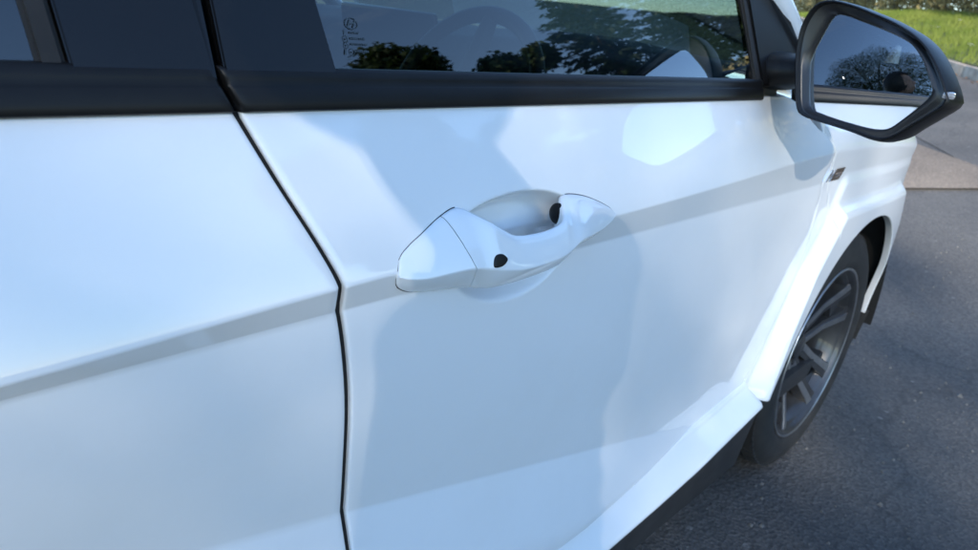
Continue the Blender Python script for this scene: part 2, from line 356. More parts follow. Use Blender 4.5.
def conifer(name, loc, H, rad, seed, label, group=None):
    rnd = random.Random(seed); t = empty(name, loc); tag(t, label, 'tree', group)
    tube('trunk', [(0, 0, 0), (.03, 0, H * .5), (0, 0, H * .98)], [H * .018, H * .012, .02], BARK, t, 8)
    vs, fs = [], []
    tiers = 40
    for k in range(tiers):
        z = H * (.10 + .88 * k / tiers); L_ = rad * (1 - k / tiers) ** .8 * rnd.uniform(.8, 1.1) + .12
        nb = 11
        for b in range(nb):
            th = 6.28 * b / nb + rnd.random() * .6 + k; ll = L_ * rnd.uniform(.7, 1.15)
            for i in range(int(14 + 30 * ll)):
                s = rnd.random() ** .7; c = Vector((math.cos(th) * ll * s, math.sin(th) * ll * s, z - .22 * ll * s + .1 * s * s * ll)) + Vector((rnd.gauss(0, .07), rnd.gauss(0, .07), rnd.gauss(0, .04)))
                a = Vector((math.cos(th) + rnd.gauss(0, .6), math.sin(th) + rnd.gauss(0, .6), -.35 + rnd.gauss(0, .3))).normalized(); bb = a.cross(Vector((rnd.gauss(0, 1), rnd.gauss(0, 1), 1))).normalized()
                q = .13 * rnd.uniform(.6, 1.3); n_ = len(vs); vs += [c - a * q, c + bb * q * .36, c + a * q, c - bb * q * .36]; fs.append((n_, n_+1, n_+2, n_+3))
    obj('crown', vs, fs, CONIF, t, smooth=False); return t
CON = 'tall conifers reflected in the side window'
FRONT = 'trees along the right of the driveway, seen reflected in the car window'
def shade_tree(name, loc, zc_, rx, rz, n, size, seed, label):
    rnd = random.Random(seed); t = empty(name, loc); tag(t, label, 'tree')
    tp = [Vector((.3 * math.sin(k * 1.3), .3 * math.cos(k * 1.7), zc_ * 1.1 * k / 8)) for k in range(9)]
    tv, tf = tube_geo(tp, [.42 * (1 - .1 * k) for k in range(9)], 10)
    def rim(d): return 1 + .16 * noise.noise(d * 2.1 + Vector((seed, 0, 0))) + .10 * noise.noise(d * 5.0)
    for k in range(34):
        d = Vector((rnd.gauss(0, 1), rnd.gauss(0, 1), rnd.gauss(.2, .8))).normalized(); e = Vector((d.x * rx, d.y * rx, zc_ + d.z * rz)); e = Vector((0, 0, zc_)).lerp(e, .8); s0 = tp[4 + k % 5]
        pv, pf = tube_geo([s0, s0.lerp(e, .5) + Vector((0, 0, .3)), e], [.10, .06, .015], 6); o_ = len(tv); tv += pv; tf += [tuple(i + o_ for i in f) for f in pf]
    obj('trunk', tv, tf, BARK, t)
    vs, fs = [], []
    while len(fs) < n:
        d = Vector((rnd.uniform(-1, 1), rnd.uniform(-1, 1), rnd.uniform(-1, 1))); l = d.length
        if l < .05 or l > 1.25 or l > rim(d.normalized()): continue
        c = Vector((d.x * rx, d.y * rx, zc_ + d.z * rz))
        if noise.noise(c * .55) < -.28 and rnd.random() < .75: continue
        a = Vector((rnd.gauss(0, 1), rnd.gauss(0, 1), rnd.gauss(0, .6))).normalized(); b = a.cross(Vector((rnd.gauss(0, 1), rnd.gauss(0, 1), rnd.gauss(0, 1)))).normalized(); s = size * rnd.uniform(.6, 1.3); k = len(vs)
        vs += [c - a * s, c + b * s * .55, c + a * s, c - b * s * .55]; fs.append((k, k+1, k+2, k+3))
    obj('crown', vs, fs, LEAF, t, smooth=False)
shade_tree('shade_tree', (-25.05, -17.4, 0), 11.4, 6.2, 5.4, 52000, .080, 4, 'dark round-topped tree with the sun in its crown, reflected in the wing mirror')
broadleaf('bushy_tree', (10.6, -16.6, 0), 9.4, 3.4, 13, 'leftmost bushy tree reflected low in the front side window', 30000, .13, group=FRONT)
broadleaf('bushy_tree', (13.2, -15.0, 0), 9.5, 3.2, 11, 'second bushy tree from the left reflected in the front side window', 30000, .13, group=FRONT)
broadleaf('bushy_tree', (11.9, -16.2, 0), 9.0, 2.8, 15, 'round bushy tree filling the gap in the reflected tree line', 26000, .13, group=FRONT)
broadleaf('bushy_tree', (14.6, -13.0, 0), 8.6, 2.4, 12, 'bushy tree next to the conifer in the side window reflection', 30000, .13, group=FRONT)
conifer('conifer', (16.0, -10.8, 0), 14.5, 2.8, 5, 'tall dark conifer reflected in the middle of the front side window', group=CON)
conifer('conifer', (18.4, -9.0, 0), 13.0, 3.4, 9, 'tall dark conifer reflected nearer the wing mirror in the side window', group=CON)
broadleaf('bushy_tree', (18.8, -6.4, 0), 9.6, 2.8, 14, 'rightmost bushy tree reflected beside the window seal', 30000, .13, group=FRONT)
# hedge on the bank
def hedge():
    t = empty('hedge', (KP.x + KN.x * 3, KP.y + KN.y * 3, 0)); tag(t, 'dry yellow-brown hedge along the top of the grass bank', 'hedge')
    rnd = random.Random(21); blobs = []; tv, tf = [], []
    a = -8
    while a < 20:
        p = KP + KN * (3.0 + rnd.uniform(-.15, .15)) + KT * a; z = bank_z(p.x, p.y)
        for hh in (.15, .5, .9, 1.3, 1.7): blobs.append((p.x - t.location.x + rnd.uniform(-.2, .2), p.y - t.location.y + rnd.uniform(-.2, .2), z + hh, rnd.uniform(.42, .62)))
        q0 = Vector((p.x - t.location.x, p.y - t.location.y, z - .1))
        for k in range(5):
            e = q0 + Vector((rnd.gauss(0, .3), rnd.gauss(0, .3), rnd.uniform(1.2, 2.0))); pv, pf = tube_geo([q0, q0.lerp(e, .5) + Vector((rnd.gauss(0, .08), rnd.gauss(0, .08), 0)), e], [.02, .014, .005], 5); o_ = len(tv); tv += pv; tf += [tuple(i + o_ for i in f) for f in pf]
        a += .5
    obj('stem', tv, tf, BARK, t)
    v, f = leaf_cloud(blobs, 90000, .045, rnd); obj('foliage', v, f, HEDGEM, t, smooth=False)
hedge()
# white flowers in the grass
def flower(name, q, a, s, label):
    p = KP + KN * q + KT * a; z = bank_z(p.x, p.y) + .085; t = empty(name, (p.x, p.y, z)); tag(t, label, 'flower', 'white flowers in the grass bank')
    rnd = random.Random(int(q * 100))
    for k in range(6):
        cx, cy, cz = rnd.gauss(0, s * .7), rnd.gauss(0, s * .7), rnd.uniform(-.01, .03); vs, fs = [(cx, cy, cz)], []
        for j in range(8):
            th = j * .785; n_ = len(vs); c_, s_ = math.cos(th), math.sin(th)
            vs += [(cx + s*.35*c_ - s*.12*s_, cy + s*.35*s_ + s*.12*c_, cz + .006), (cx + s*.5*c_, cy + s*.5*s_, cz + .004), (cx + s*.35*c_ + s*.12*s_, cy + s*.35*s_ - s*.12*c_, cz + .006)]; fs.append((0, n_, n_+1, n_+2))
        obj('blossom', vs, fs, PETAL, t, smooth=False)
    tube('stem', [(0, 0, -.1), (0, 0, 0)], .004, GRASSM, t, 5)

flower('white_flower', 1.18, 4.17, .06, 'larger clump of white flowers in the grass bank, nearest the mirror tip')
flower('white_flower', .63, 1.67, .035, 'small white flower low on the grass bank just above the kerb')
flower('white_flower', 1.9, 4.79, .04, 'faint white flowers high on the bank below the hedge')
# ------------------------------------------------------------------ the car
car = empty('car', (-1.33, 0, 0)); tag(car, 'white compact car with black trim parked on the dark asphalt driveway', 'car')
OX = Vector((1.33, 0, 0))
RIGHT = []                                  # right-hand parts that get a mirrored twin
def P_(name, vs, fs, m, parent=None, twin=True, **kw):
    o = obj(name, [Vector(v) + OX for v in vs], fs, m, parent or car, **kw)
    if twin: RIGHT.append(o)
    return o
ZC = [(-3.6, .80), (-2.6, .845), (-1.81, .866), (-1.57, .877), (-1.15, .888), (-.95, .895), (-.4, .918), (0, .906), (.3, .885), (.85, .82)]
def zc(x): return sinterp(x, ZC)
ZS = .850
def zs(x): return ZS if x < -.3 else ZS - .06 * sstep(-.3, .6, x)
def zl(x): return interp(x, [(-2.6, .80), (-1.95, .715), (-1.525, .609), (-.80, .417), (-.70, .39)])
def plan(x):
    return -.020 * (max(0, x) / .36) ** 2 - (3.0 * max(0, x - .32) ** 2 if x < .42 else .03 + .6 * (x - .42)) - .05 * (max(0, -2.8 - x) / .7) ** 2
def halfplane(x, z, pts):                   # signed distance inside a convex chain
    d = 9
    for (a, b), (c, e) in zip(pts, pts[1:]):
        ex, ez = c - a, e - b; l = math.hypot(ex, ez); d = min(d, (ex * (z - b) - ez * (x - a)) / l * -1)
    return d
FL = [(-.484, .30), (-.428, .52), (-.376, .66), (-.270, .800), (.270, .800), (.38, .66), (.45, .46), (.47, .30)]
FB = [(-.372, .66), (-.262, .862)]
FLARE = False
def oside(x, z):
    c = zc(x); s = zs(x); l = zl(x)
    wf = sstep(-.52, -.28, x)
    if z >= c:
        t = (1.017 - z) / (1.017 - c); a = .857 + .048 * (1 - max(0, 1 - t) ** 1.10) if t >= 0 else .857 + .5 * (1.017 - z)
        if wf > 0:
            tz = interp(x, [(-.6, 1.03), (0, 1.0), (.5, .945), (.9, .86)]); t = max(0, min(1, (tz - z) / (tz - c))); a2 = .805 + .100 * (1 - (1 - t) ** 2.1); a = a + (a2 - a) * wf
    elif z >= s: a = .893 + .012 * (z - s) / (c - s)
    elif z >= l:
        t = (s - z) / (s - l); a = .893 + .006 * math.sin(math.pi * t ** .8) - .013 * t
    else:
        t = (l - z) / max(.03, l - .39); a = .880 + min(.030, .24 * (l - z)) 
    for x0 in (0, -2.66):
        if FLARE and abs(x - x0) < .62:
            sg = 1 if x0 == 0 else -1
            xx = (x - x0) * sg
            if x0 == 0:
                b = sstep(0, .03, halfplane(xx, z, FB)) * (1 - sstep(.835, .865, z)) * sstep(.60, .70, z); a += (.905 - a) * b * .7 if a < .905 else 0
            b = sstep(0, .034, halfplane(xx, z, FL)); a += (.926 - a) * b
    return a + plan(x)
# hand cup behind the door pull
def cup(x, z):
    e = math.hypot((x + 1.332) / (.128 if z > .8745 else .100), (z - .8745) / (.0595 if z > .8745 else .064))
    q = (1 - e) / .42; q = q * q / (q + .10) * 1.1 if e < 1 else 0; return .036 * math.sin(math.pi / 2 * min(1, q))
def side_panel(name, xL, xR, zB, zT, xsn, rows, m, hole=None, dent=None, parent=None, lip=.016, roll=1.0, polar_=None, sharp=None):
    """Sheet in (x,z) lying on the body side; edges rolled in to a flange."""
    G = []
    if polar_:
        (cx_, cz_, r0_), ths, ts = polar_; hole = None; lines_ = []
        for th in ths:
            ca, sa_ = math.cos(th), math.sin(th); r0_ = sinterp(math.degrees(th), [(0, .40), (140, .40), (152, .401), (165, .409), (172, .419), (178, .430)]); rr_2 = r0_ + .004
            inside = lambda r_: xL(cz_ + r_ * sa_) <= cx_ + r_ * ca <= xR(cz_ + r_ * sa_) and cz_ + r_ * sa_ <= zT(cx_ + r_ * ca)
            while inside(rr_2 + .004) and rr_2 < 1.2: rr_2 += .004
            lo_, hi_ = rr_2, rr_2 + .004
            for _ in range(12):
                md_ = (lo_ + hi_) / 2
                if inside(md_): lo_ = md_
                else: hi_ = md_
            lines_.append([(cx_ + ca * (r0_ + (lo_ - r0_) * t), cz_ + sa_ * (r0_ + (lo_ - r0_) * t)) for t in ts])
        G = [list(q) for q in zip(*lines_)]; rows = ts; xsn = ths
    for t in (rows if not polar_ else []):
        line = []
        for s in xsn:
            z = .7
            x = -1
            for _ in range(7):
                x = xL(z) + (xR(z) - xL(z)) * s
                feats = [zB(x)] + [f for f in (zl(x), zs(x), zc(x))] + [zT(x)]
                for i in range(1, 5): feats[i] = max(feats[i], feats[i-1])
                if feats[4] < feats[3]: feats = [min(f, feats[4]) for f in feats]
                k = min(3, int(t)); z = feats[k] + (feats[k+1] - feats[k]) * (t - k)
            line.append((x, z))
        G.append(line)
    nr, nc = len(rows), len(xsn)
    vs = []
    for line in G:
        for (x, z) in line:
            if hole:
                hx, hz, hr = hole; d = math.hypot(x - hx, z - hz)
                if hr - .008 < d < hr + .0035: x, z = hx + (x - hx) * hr / d, hz + (z - hz) * hr / d
            vs.append(Vector((x, -(oside(x, z) - (dent(x, z) if dent else 0)), z)))
    fs = []
    for i in range(nr - 1):
        for j in range(nc - 1):
            q = (i*nc+j, i*nc+j+1, (i+1)*nc+j+1, (i+1)*nc+j)
            if hole:
                ds = [math.hypot(vs[k].x - hole[0], vs[k].z - hole[1]) for k in q]
                if min(ds) < hole[2] - 1e-4: continue
            if len({tuple(round(c, 6) for c in vs[k]) for k in q}) < 3: continue
            fs.append(q)
    bm = bmesh.new(); bv = [bm.verts.new(v + OX) for v in vs]
    for q in fs:
        try: bm.faces.new([bv[k] for k in q])
        except ValueError: pass
    bmesh.ops.delete(bm, geom=[v for v in bm.verts if not v.link_faces], context='VERTS')
    bmesh.ops.remove_doubles(bm, verts=bm.verts, dist=1e-5)
    bm.normal_update()
    # rolled edges
    for (dout, din) in ((.0012, .00025), (.0010, .0007), (.0006, .0011), (.0002, .0013), (.0, lip)):
        be = [e for e in bm.edges if e.is_boundary]
        outd = {}
        for e in be:
            f = e.link_faces[0]; c = f.calc_center_median(); mid = (e.verts[0].co + e.verts[1].co) / 2; d = (mid - c); t = (e.verts[1].co - e.verts[0].co).normalized(); d = d - t * d.dot(t); d.y = 0
            for v in e.verts: outd[v] = outd.get(v, Vector()) + (d.normalized() if d.length > 1e-9 else Vector())
        r = bmesh.ops.extrude_edge_only(bm, edges=be)
        nv = [g_ for g_ in r['geom'] if isinstance(g_, bmesh.types.BMVert)]
        ol = list(outd.keys()); 
        mpd = {tuple(v.co): d for v, d in outd.items()}
        for v in nv:
            d = mpd.get(tuple(v.co), Vector()); d = d.normalized() if d.length > 1e-9 else d
            v.co += (d * dout + Vector((0, din, 0))) * (roll if din < .01 else 1)
    me = bpy.data.meshes.new(name); bm.to_mesh(me); bm.free(); me.materials.append(m)
    me.polygons.foreach_set('use_smooth', [True] * len(me.polygons))
    me.set_sharp_from_angle(angle=R(sharp or 50))
    o = bpy.data.objects.new(name, me); C.objects.link(o); o.parent = parent or car; RIGHT.append(o)
    return o
GAP = [(.30, -1.528), (.572, -1.532), (.687, -1.539), (.774, -1.546), (.872, -1.562), (.906, -1.576), (.965, -1.6065), (1.023, -1.634), (1.06, -1.650)]
def xgap(z): return sinterp(z, GAP)
FSH = [(.36, -.53), (.40, -.500), (.43, -.478), (.515, -.430), (.652, -.383), (.707, -.370), (.833, -.379), (.917, -.396), (.945, -.430), (.964, -.472), (1.017, -.56)]
def xfr(z): return sinterp(z, FSH)
def zdoor(x): return interp(x, [(-1.6, .364), (-1.2, .3665), (-.90, .3705), (-.69, .388), (-.53, .407), (-.47, .415)])
def lens(z, a): return a
rows = lin(0, 1, 12)[:-1] + lin(1, 1.8, 24)[:-1] + lin(1.8, 2, 26)[:-1] + [2, 2.06] + lin(2.12, 2.88, 12) + [2.94, 3.0, 3.012, 3.035] + lin(3.06, 3.5, 36)[:-1] + lin(3.5, 4, 16)
rows = sorted(set(round(r_, 5) for r_ in rows + [.97, .985, 1.008, 1.02, 1.975, 1.99]))
xn = sorted(set([0, .004, .012] + lin(.02, .05, 4) + lin(.055, .36, 170) + lin(.37, 1, 44)))
HG = .0055
door = side_panel('front_door', lambda z: xgap(z) + HG, lambda z: xfr(z) - .0015, zdoor, lambda x: 1.0185 if x < -.6 else 1.0185 - .03 * sstep(-.6, -.47, x), xn, rows, PAINT, dent=cup)
rows2 = sorted(set([round(r_, 5) for r_ in lin(0, 1, 8) + lin(1, 2, 14) + [2.06, 2.14] + lin(2, 3, 8) + [2.94, 3.012, 3.035, 1.975, 1.02, .98] + lin(3.07, 4, 16)]))
RRE = [(.35, -2.17), (.55, -2.25), (.7, -2.38), (.85, -2.50), (1.05, -2.60)]
rear = side_panel('rear_door', lambda z: sinterp(z, RRE), lambda z: xgap(z) - .0084, lambda x: .358, lambda x: 1.0185, lin(0, .94, 40) + [.96, .98, .992, 1], rows2, PAINT, roll=1.9)
rows3 = sorted(set([round(r_, 5) for r_ in lin(1, 2, 64) + [2.06, 2.14] + lin(2, 3, 12) + [2.94, 3.012, 3.035] + lin(3.07, 4, 20)]))
def ztopf(x): return interp(x, [(-.6, 1.012), (-.45, .993), (0, .985), (.5, .93), (.85, .85)])
FLARE = True
FTH = [R(t_) for t_ in lin(176.0, 3.6, 300)]
fender = side_panel('fender', lambda z: max(-.477, xfr(z) + .0015), lambda z: .56, lambda x: .395 if x < 0 else .365, ztopf, lin(0, 1, 110), rows3, PAINT, polar_=((0, .34, .40), FTH, lin(0, 1, 84)), lip=.014)
quarter = side_panel('rear_quarter_panel', lambda z: -3.40, lambda z: sinterp(z, RRE) - .004, lambda x: .38, lambda x: 1.0185, lin(0, 1, 80), sorted(set([round(r_, 5) for r_ in lin(0, 1, 40) + lin(1, 2, 14) + lin(2, 3, 6) + lin(3, 4, 12)])), PAINT, hole=(-2.66, .34, .40), lip=.03)
FLARE = False

sv_, sf_ = [], []
for z in lin(.39, 1.016, 60):
    for dx, dd in ((-.016, .016), (-.007, .0062), (.007, .0062), (.016, .016)): sv_.append((xgap(z) + dx, -(oside(xgap(z), z) - dd), z))
P_('door_seal', sv_, [(i*4+k, i*4+k+1, (i+1)*4+k+1, (i+1)*4+k) for i in range(59) for k in range(3)], DARK)
# sill
def sill_sec(x, k=0):
    t = zdoor(x) - .005; b = interp(x, [(-1.2, .308), (-1.037, .315), (-.89, .323), (-.747, .335), (-.508, .372), (-.478, .376)])
    return [(x, -.868, t + .012), (x, -.884, t + .006), (x, -.889, t), (x, -.891, t - .003), (x, -.930, b + .010), (x, -.934, b + .004), (x, -.934, b), (x, -.929, b - .005), (x, -.90, b - .010)]
xs_ = lin(-2.16, -.50, 60) + [-.492, -.486]
sec = [sill_sec(x) for x in xs_]
for i_, (fx, fr_) in enumerate(((-.482, .9), (-.480, .5))):
    s0 = sill_sec(-.486); cy = -.90; czz = sum(p[2] for p in s0) / len(s0); sec.append([(fx, cy + (p[1] - cy) * fr_, czz + (p[2] - czz) * fr_) for p in s0])
v, f = loft_geo(sec, closed=False); P_('sill', v, f, PAINT, sharp=50)
# black plastic below the sill
def clad_sec(x):
    b = interp(x, [(-1.2, .308), (-1.037, .315), (-.89, .323), (-.747, .335), (-.508, .372), (-.478, .376)]) - .008
    return [(x, -.905, b), (x, -.922, b - .004), (x, -.922, b - .012), (x, -.905, .205), (x, -.893, .180), (x, -.86, .170), (x, -.70, .170)]
v, f = loft_geo([clad_sec(x) for x in lin(-2.2, -.47, 30)], closed=False); P_('sill_cladding', v, f, CLAD, sharp=40)
# belt trim: two pieces, gap between them
BT = [(.846, 1.0155), (.8595, 1.0165), (.8620, 1.0180), (.8625, 1.0205), (.8618, 1.025), (.8600, 1.030), (.8582, 1.0345), (.8575, 1.0355), (.8565, 1.0365), (.8560, 1.041), (.8545, 1.046), (.8515, 1.0485), (.846, 1.0490), (.838, 1.046)]
def belt(name, xa, xb, endf=None):
    secs = []
    for s in [0, .0015, .004] + lin(.01, .99, 20) + [.996, .9985, 1]:
        ease = 0 if .003 < s < .997 else (.0025 if s in (0, 1) else .0008)
        secs.append([(xa(z) + (xb(z) - xa(z)) * s, -(o_ - ease), z) for o_, z in BT])
    v, f = loft_geo(secs, closed=False); f += [tuple(range(len(BT)))[::-1], tuple((len(secs)-1)*len(BT)+k for k in range(len(BT)))]
    P_(name, v, f, SATIN, sharp=45)
belt('belt_moulding', lambda z: xgap(z) + .0028, lambda z: -.70 - .0 * z)
belt('belt_moulding', lambda z: -2.62, lambda z: xgap(z) - .0028)
# window plane: outward o as a function of height
def ow(z): return .850 - .30 * (z - 1.046) - .35 * max(0, z - 1.046) ** 2
def plate(name, poly, off, th, m, parent=None, bev=.0015, twin=True, sharp=40):
    """Flat-ish piece lying on the side-window surface: poly in (x,z), outer face off proud."""
    bm = bmesh.new(); vs = [bm.verts.new((x + 1.33, -(ow(z) + off), z)) for x, z in poly]
    f = bm.faces.new(vs); bm.normal_update()
    if f.normal.y > 0: f.normal_flip()
    r = bmesh.ops.extrude_face_region(bm, geom=[f]); nv = [g_ for g_ in r['geom'] if isinstance(g_, bmesh.types.BMVert)]
    for v in nv: v.co.y += th
    bmesh.ops.recalc_face_normals(bm, faces=bm.faces)
    if bev:
        es = [e for e in bm.edges if all(abs(v.co.y + (ow(v.co.z) + off)) < 1e-5 for v in e.verts)]
        bmesh.ops.bevel(bm, geom=es, offset=bev, segments=2, affect='EDGES')
    o = obm(name, bm, m, parent or car, sharp=sharp)
    if twin: RIGHT.append(o)
    return o
def gx(z): return -1.641 - .12 * max(0, z - 1.09)
ZT = 1.44
zz = lin(1.040, ZT, 6)
plate('door_frame_applique', [(gx(z) + .0035, z) for z in zz] + [(-1.5415 - .2 * (z - 1.048), z) for z in zz[::-1]], .004, .02, GBLACK)
plate('door_frame_applique', [(-1.7385 - .10 * (z - 1.048), z) for z in zz] + [(gx(z) - .0035, z) for z in zz[::-1]], .004, .02, GBLACK)
plate('rear_window_seal', [(-1.7560 - .10 * (z - 1.048), z) for z in zz] + [(-1.7395 - .10 * (z - 1.048), z) for z in zz[::-1]], .0015, .012, RUBBER, bev=.003)
# glass
def sheet(name, poly, off, m, parent=None, cuts=1):
    bm = bmesh.new(); f = bm.faces.new([bm.verts.new((x + 1.33, -(ow(z) + off), z)) for x, z in poly]); bm.normal_update()
    if f.normal.y > 0: f.normal_flip()
    o = obm(name, bm, m, parent or car, rec=False); RIGHT.append(o); return o
def strip_glass(name, lo, hi, m):
    """side glass between x limits per height, gently curved like the window surface"""
    vs, fs = [], []; zr = lin(1.036, 1.45, 15)
    for z in zr:
        for s in lin(0, 1, 9): x = lo(z) + (hi(z) - lo(z)) * s; vs.append((x, -(ow(z) - .003), z))
    for i in range(14):
        for j in range(8): fs.append((i*9+j, i*9+j+1, (i+1)*9+j+1, (i+1)*9+j))
    return P_(name, vs, fs, m)
fg = strip_glass('front_window', lambda z: -1.5425 - .2 * (z - 1.048), lambda z: interp(z, [(1.03, -.715), (1.164, -.748), (1.33, -.86), (1.45, -1.08)]), GLASS)
rg_ = strip_glass('rear_window', lambda z: interp(z, [(1.03, -2.58), (1.2, -2.50), (1.45, -2.42)]), lambda z: -1.752 - .10 * (z - 1.048), PRIVACY)
plate('window_edge_seal', [(-.724, 1.040), (-.700, 1.040), (-.732, 1.164), (-.84, 1.33), (-1.06, 1.45), (-1.085, 1.45), (-.862, 1.33), (-.754, 1.164)], .0015, .012, RUBBER, bev=.003)
plate('mirror_sail', [(-.700, 1.040), (-.44, 1.030), (-.468, 1.062), (-.527, 1.108), (-.5875, 1.178), (-.80, 1.345), (-.90, 1.395), (-.84, 1.33), (-.732, 1.164)], .003, .018, SATIN, bev=.003)
# etched makers marks in the rear corner of the front glass
def etch(c, pts, wd, closed=False):
    out_v, out_f = [], []
    n = len(pts); rng = range(n if closed else n - 1)
    for i in rng:
        a = Vector(pts[i]); b = Vector(pts[(i+1) % n]); d = (b - a).normalized(); q = Vector((-d.y, d.x)) * wd / 2; k = len(out_v)
        for p in (a - q, b - q, b + q, a + q):
            x = c[0] + p.x; z = c[1] + p.y; out_v.append((x, -(ow(z) - .0022), z))
        out_f.append((k, k+1, k+2, k+3))
    return out_v, out_f
ev, ef = [], []
def add_etch(c, pts, wd, closed=False):
    v, f = etch(c, pts, wd, closed); o_ = len(ev); ev.extend(v); ef.extend([tuple(i + o_ for i in q) for q in f])
ec = (-1.5165, 1.0845)
add_etch(ec, [(.0065 * math.cos(t * .3142), .0044 * math.sin(t * .3142)) for t in range(20)], .0008, True)
add_etch(ec, [(-.0042, -.0026), (-.0012, .0030)], .0014); add_etch(ec, [(.0012, -.0030), (.0042, .0026)], .0014); add_etch(ec, [(-.0026, -.0004), (.0026, .0006)], .0011)
rr_ = random.Random(5)
for i, (zz_, x0_, x1_) in enumerate(((1.0775, -.0015, .0085), (1.0730, -.0015, .0145), (1.0685, -.0015, .0155), (1.0630, .002, .0165))):
    x_ = x0_
    while x_ < x1_:
        l_ = rr_.uniform(.0009, .0016); add_etch((-1.5185 + x_, zz_), [(0, 0), (l_, 0)], .0017); x_ += l_ + rr_.uniform(.0004, .0009)
for (cx_, cz_, r_) in ((-1.5245, 1.0722, .0026), (-1.5245, 1.0672, .0024), (-1.5195, 1.0622, .0026)):
    add_etch((cx_, cz_), [(r_ * math.cos(t * .4488), r_ * math.sin(t * .4488)) for t in range(14)], .0005, True); add_etch((cx_, cz_), [(-.001, 0), (.001, 0)], .0012)
add_etch((-1.525, 1.0775), [(0, -.0018), (0, .0018)], .0008); add_etch((-1.527, 1.062), [(0, -.0022), (.001, .0022)], .0014)
mk = obj('etched_mark', [Vector(v_) + OX for v_ in ev], ef, ETCH, fg, smooth=False)
# ------------------------------------------------------------------ door handle
ZTOP = [(-1.506, .880), (-1.503, .891), (-1.491, .9005), (-1.474, .909), (-1.449, .9214), (-1.426, .9275), (-1.405, .9180), (-1.378, .9030), (-1.363, .8975), (-1.328, .8955), (-1.305, .8970), (-1.290, .9005), (-1.281, .9065), (-1.268, .919), (-1.257, .9228), (-1.231, .9195), (-1.206, .9124), (-1.176, .900), (-1.1665, .893)]
ZBOT = [(-1.506, .875), (-1.504, .8685), (-1.4987, .8615), (-1.483, .853), (-1.451, .847), (-1.4245, .8445), (-1.379, .846), (-1.317, .8490), (-1.2536, .8545), (-1.211, .861), (-1.179, .8747), (-1.1665, .889)]
OUT = [(-1.506, .909), (-1.48, .916), (-1.42, .927), (-1.37, .934), (-1.31, .935), (-1.26, .930), (-1.21, .919), (-1.1665, .908)]
HPROF = [(0,0,.10),(0,.15,.03),(1,0,0),(1,.16,.02),(1,.32,.07),(1,.66,.20),(1,.95,.345),(1,1,.375),(2,.985,.395),(2,.86,.52),(2,.66,.68),(2,.44,.84),(2,.28,.93),(2,.12,.985),(2,0,1),(0,.1,.985)]
def hpt(x, k):
    zt, zb, o_ = sinterp(x, ZTOP), sinterp(x, ZBOT), sinterp(x, OUT); h = zt - zb
    cup_ = sstep(-1.425, -1.395, x) * (1 - sstep(-1.288, -1.264, x)); cupb = sstep(-1.43, -1.39, x) * (1 - sstep(-1.29, -1.24, x))
    ob = oside(x, zb) + .0008; ot = oside(x, zt) + .0012
    ob += (o_ - .014 - ob) * cupb; ot += (o_ - .0155 - ot) * cup_
    base = oside(x, .885) - .014; bt = base + (o_ - .018 - base) * cup_
    kind, q, hz = HPROF[k]; z = zb + h * hz
    a = (bt + .004 * q) if kind == 0 else (ob + (o_ - ob) * q if kind == 1 else ot + (o_ - ot) * q)
    return (x, -a, z)
def hsec(xs):
    sh = .036 * sstep(-1.505, -1.445, xs) * (1 - sstep(-1.415, -1.365, xs))
    return [hpt(xs + sh * (.45 - HPROF[k][2]), k) for k in range(16)]
hx0 = [-1.506, -1.5052, -1.5035, -1.501] + lin(-1.497, -1.4295, 22) + [-1.4285]
hx1 = [-1.4275, -1.4265] + lin(-1.423, -1.182, 84) + [-1.176, -1.171, -1.168, -1.1665]
v, f = loft_geo([hsec(x) for x in hx1]); hd = P_('door_handle', v, f, PAINT, sharp=70)
v, f = loft_geo([hsec(x) for x in hx0]); hc = obj('handle_cap', [Vector(q) + OX for q in v], f, PAINT, hd, sharp=70)
# shadow gap around the handle ends, painted as a flat dark strip
def gap_shade(xs_top, xs_bot):
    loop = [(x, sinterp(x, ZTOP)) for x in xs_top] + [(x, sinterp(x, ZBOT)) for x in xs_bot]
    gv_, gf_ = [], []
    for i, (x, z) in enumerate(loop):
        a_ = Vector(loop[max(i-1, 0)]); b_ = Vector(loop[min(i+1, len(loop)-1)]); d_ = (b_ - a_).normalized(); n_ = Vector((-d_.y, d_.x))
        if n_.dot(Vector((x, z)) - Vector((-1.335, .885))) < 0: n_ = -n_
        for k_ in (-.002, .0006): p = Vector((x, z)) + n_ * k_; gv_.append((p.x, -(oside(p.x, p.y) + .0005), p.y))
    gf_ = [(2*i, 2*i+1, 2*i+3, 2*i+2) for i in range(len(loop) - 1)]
    obj('handle_gap_shade', [Vector(q) + OX for q in gv_], gf_, DARK, hd)
gap_shade(lin(-1.428, -1.5055, 26), lin(-1.5055, -1.415, 30)); gap_shade(lin(-1.258, -1.167, 24), lin(-1.167, -1.245, 20))
# sensor button and the black opening at the front end of the pull
def on_handle(x, k):
    s_ = hsec(x); i = int(k); a = Vector(s_[i]); b = Vector(s_[min(i+1, 15)]); return a.lerp(b, k - i)
bc = Vector((-1.3955, -.9375, .8800))
bpoly = [(-.0090, -.0045), (-.0078, .0020), (-.0040, .0052), (.0030, .0050), (.0085, .0012), (.0080, -.0022), (.0020, -.0056), (-.0060, -.0062)]
sm = []
for i in range(40):
    t = i / 40 * 8; k = int(t); u_ = t - k; p0, p1, p2, p3 = (Vector(bpoly[(k + d) % 8]) for d in (-1, 0, 1, 2))
    sm.append(.5 * ((2 * p1) + (p2 - p0) * u_ + (2*p0 - 5*p1 + 4*p2 - p3) * u_ * u_ + (3*p1 - p0 - 3*p2 + p3) * u_ ** 3))
def hsurf(x, z):
    s_ = hsec(x); pts = s_[2:15]
    for a, b in zip(pts, pts[1:]):
        if a[2] <= z <= b[2]: return a[1] + (b[1] - a[1]) * (z - a[2]) / max(1e-6, b[2] - a[2])
    return -.93
e_ = .004
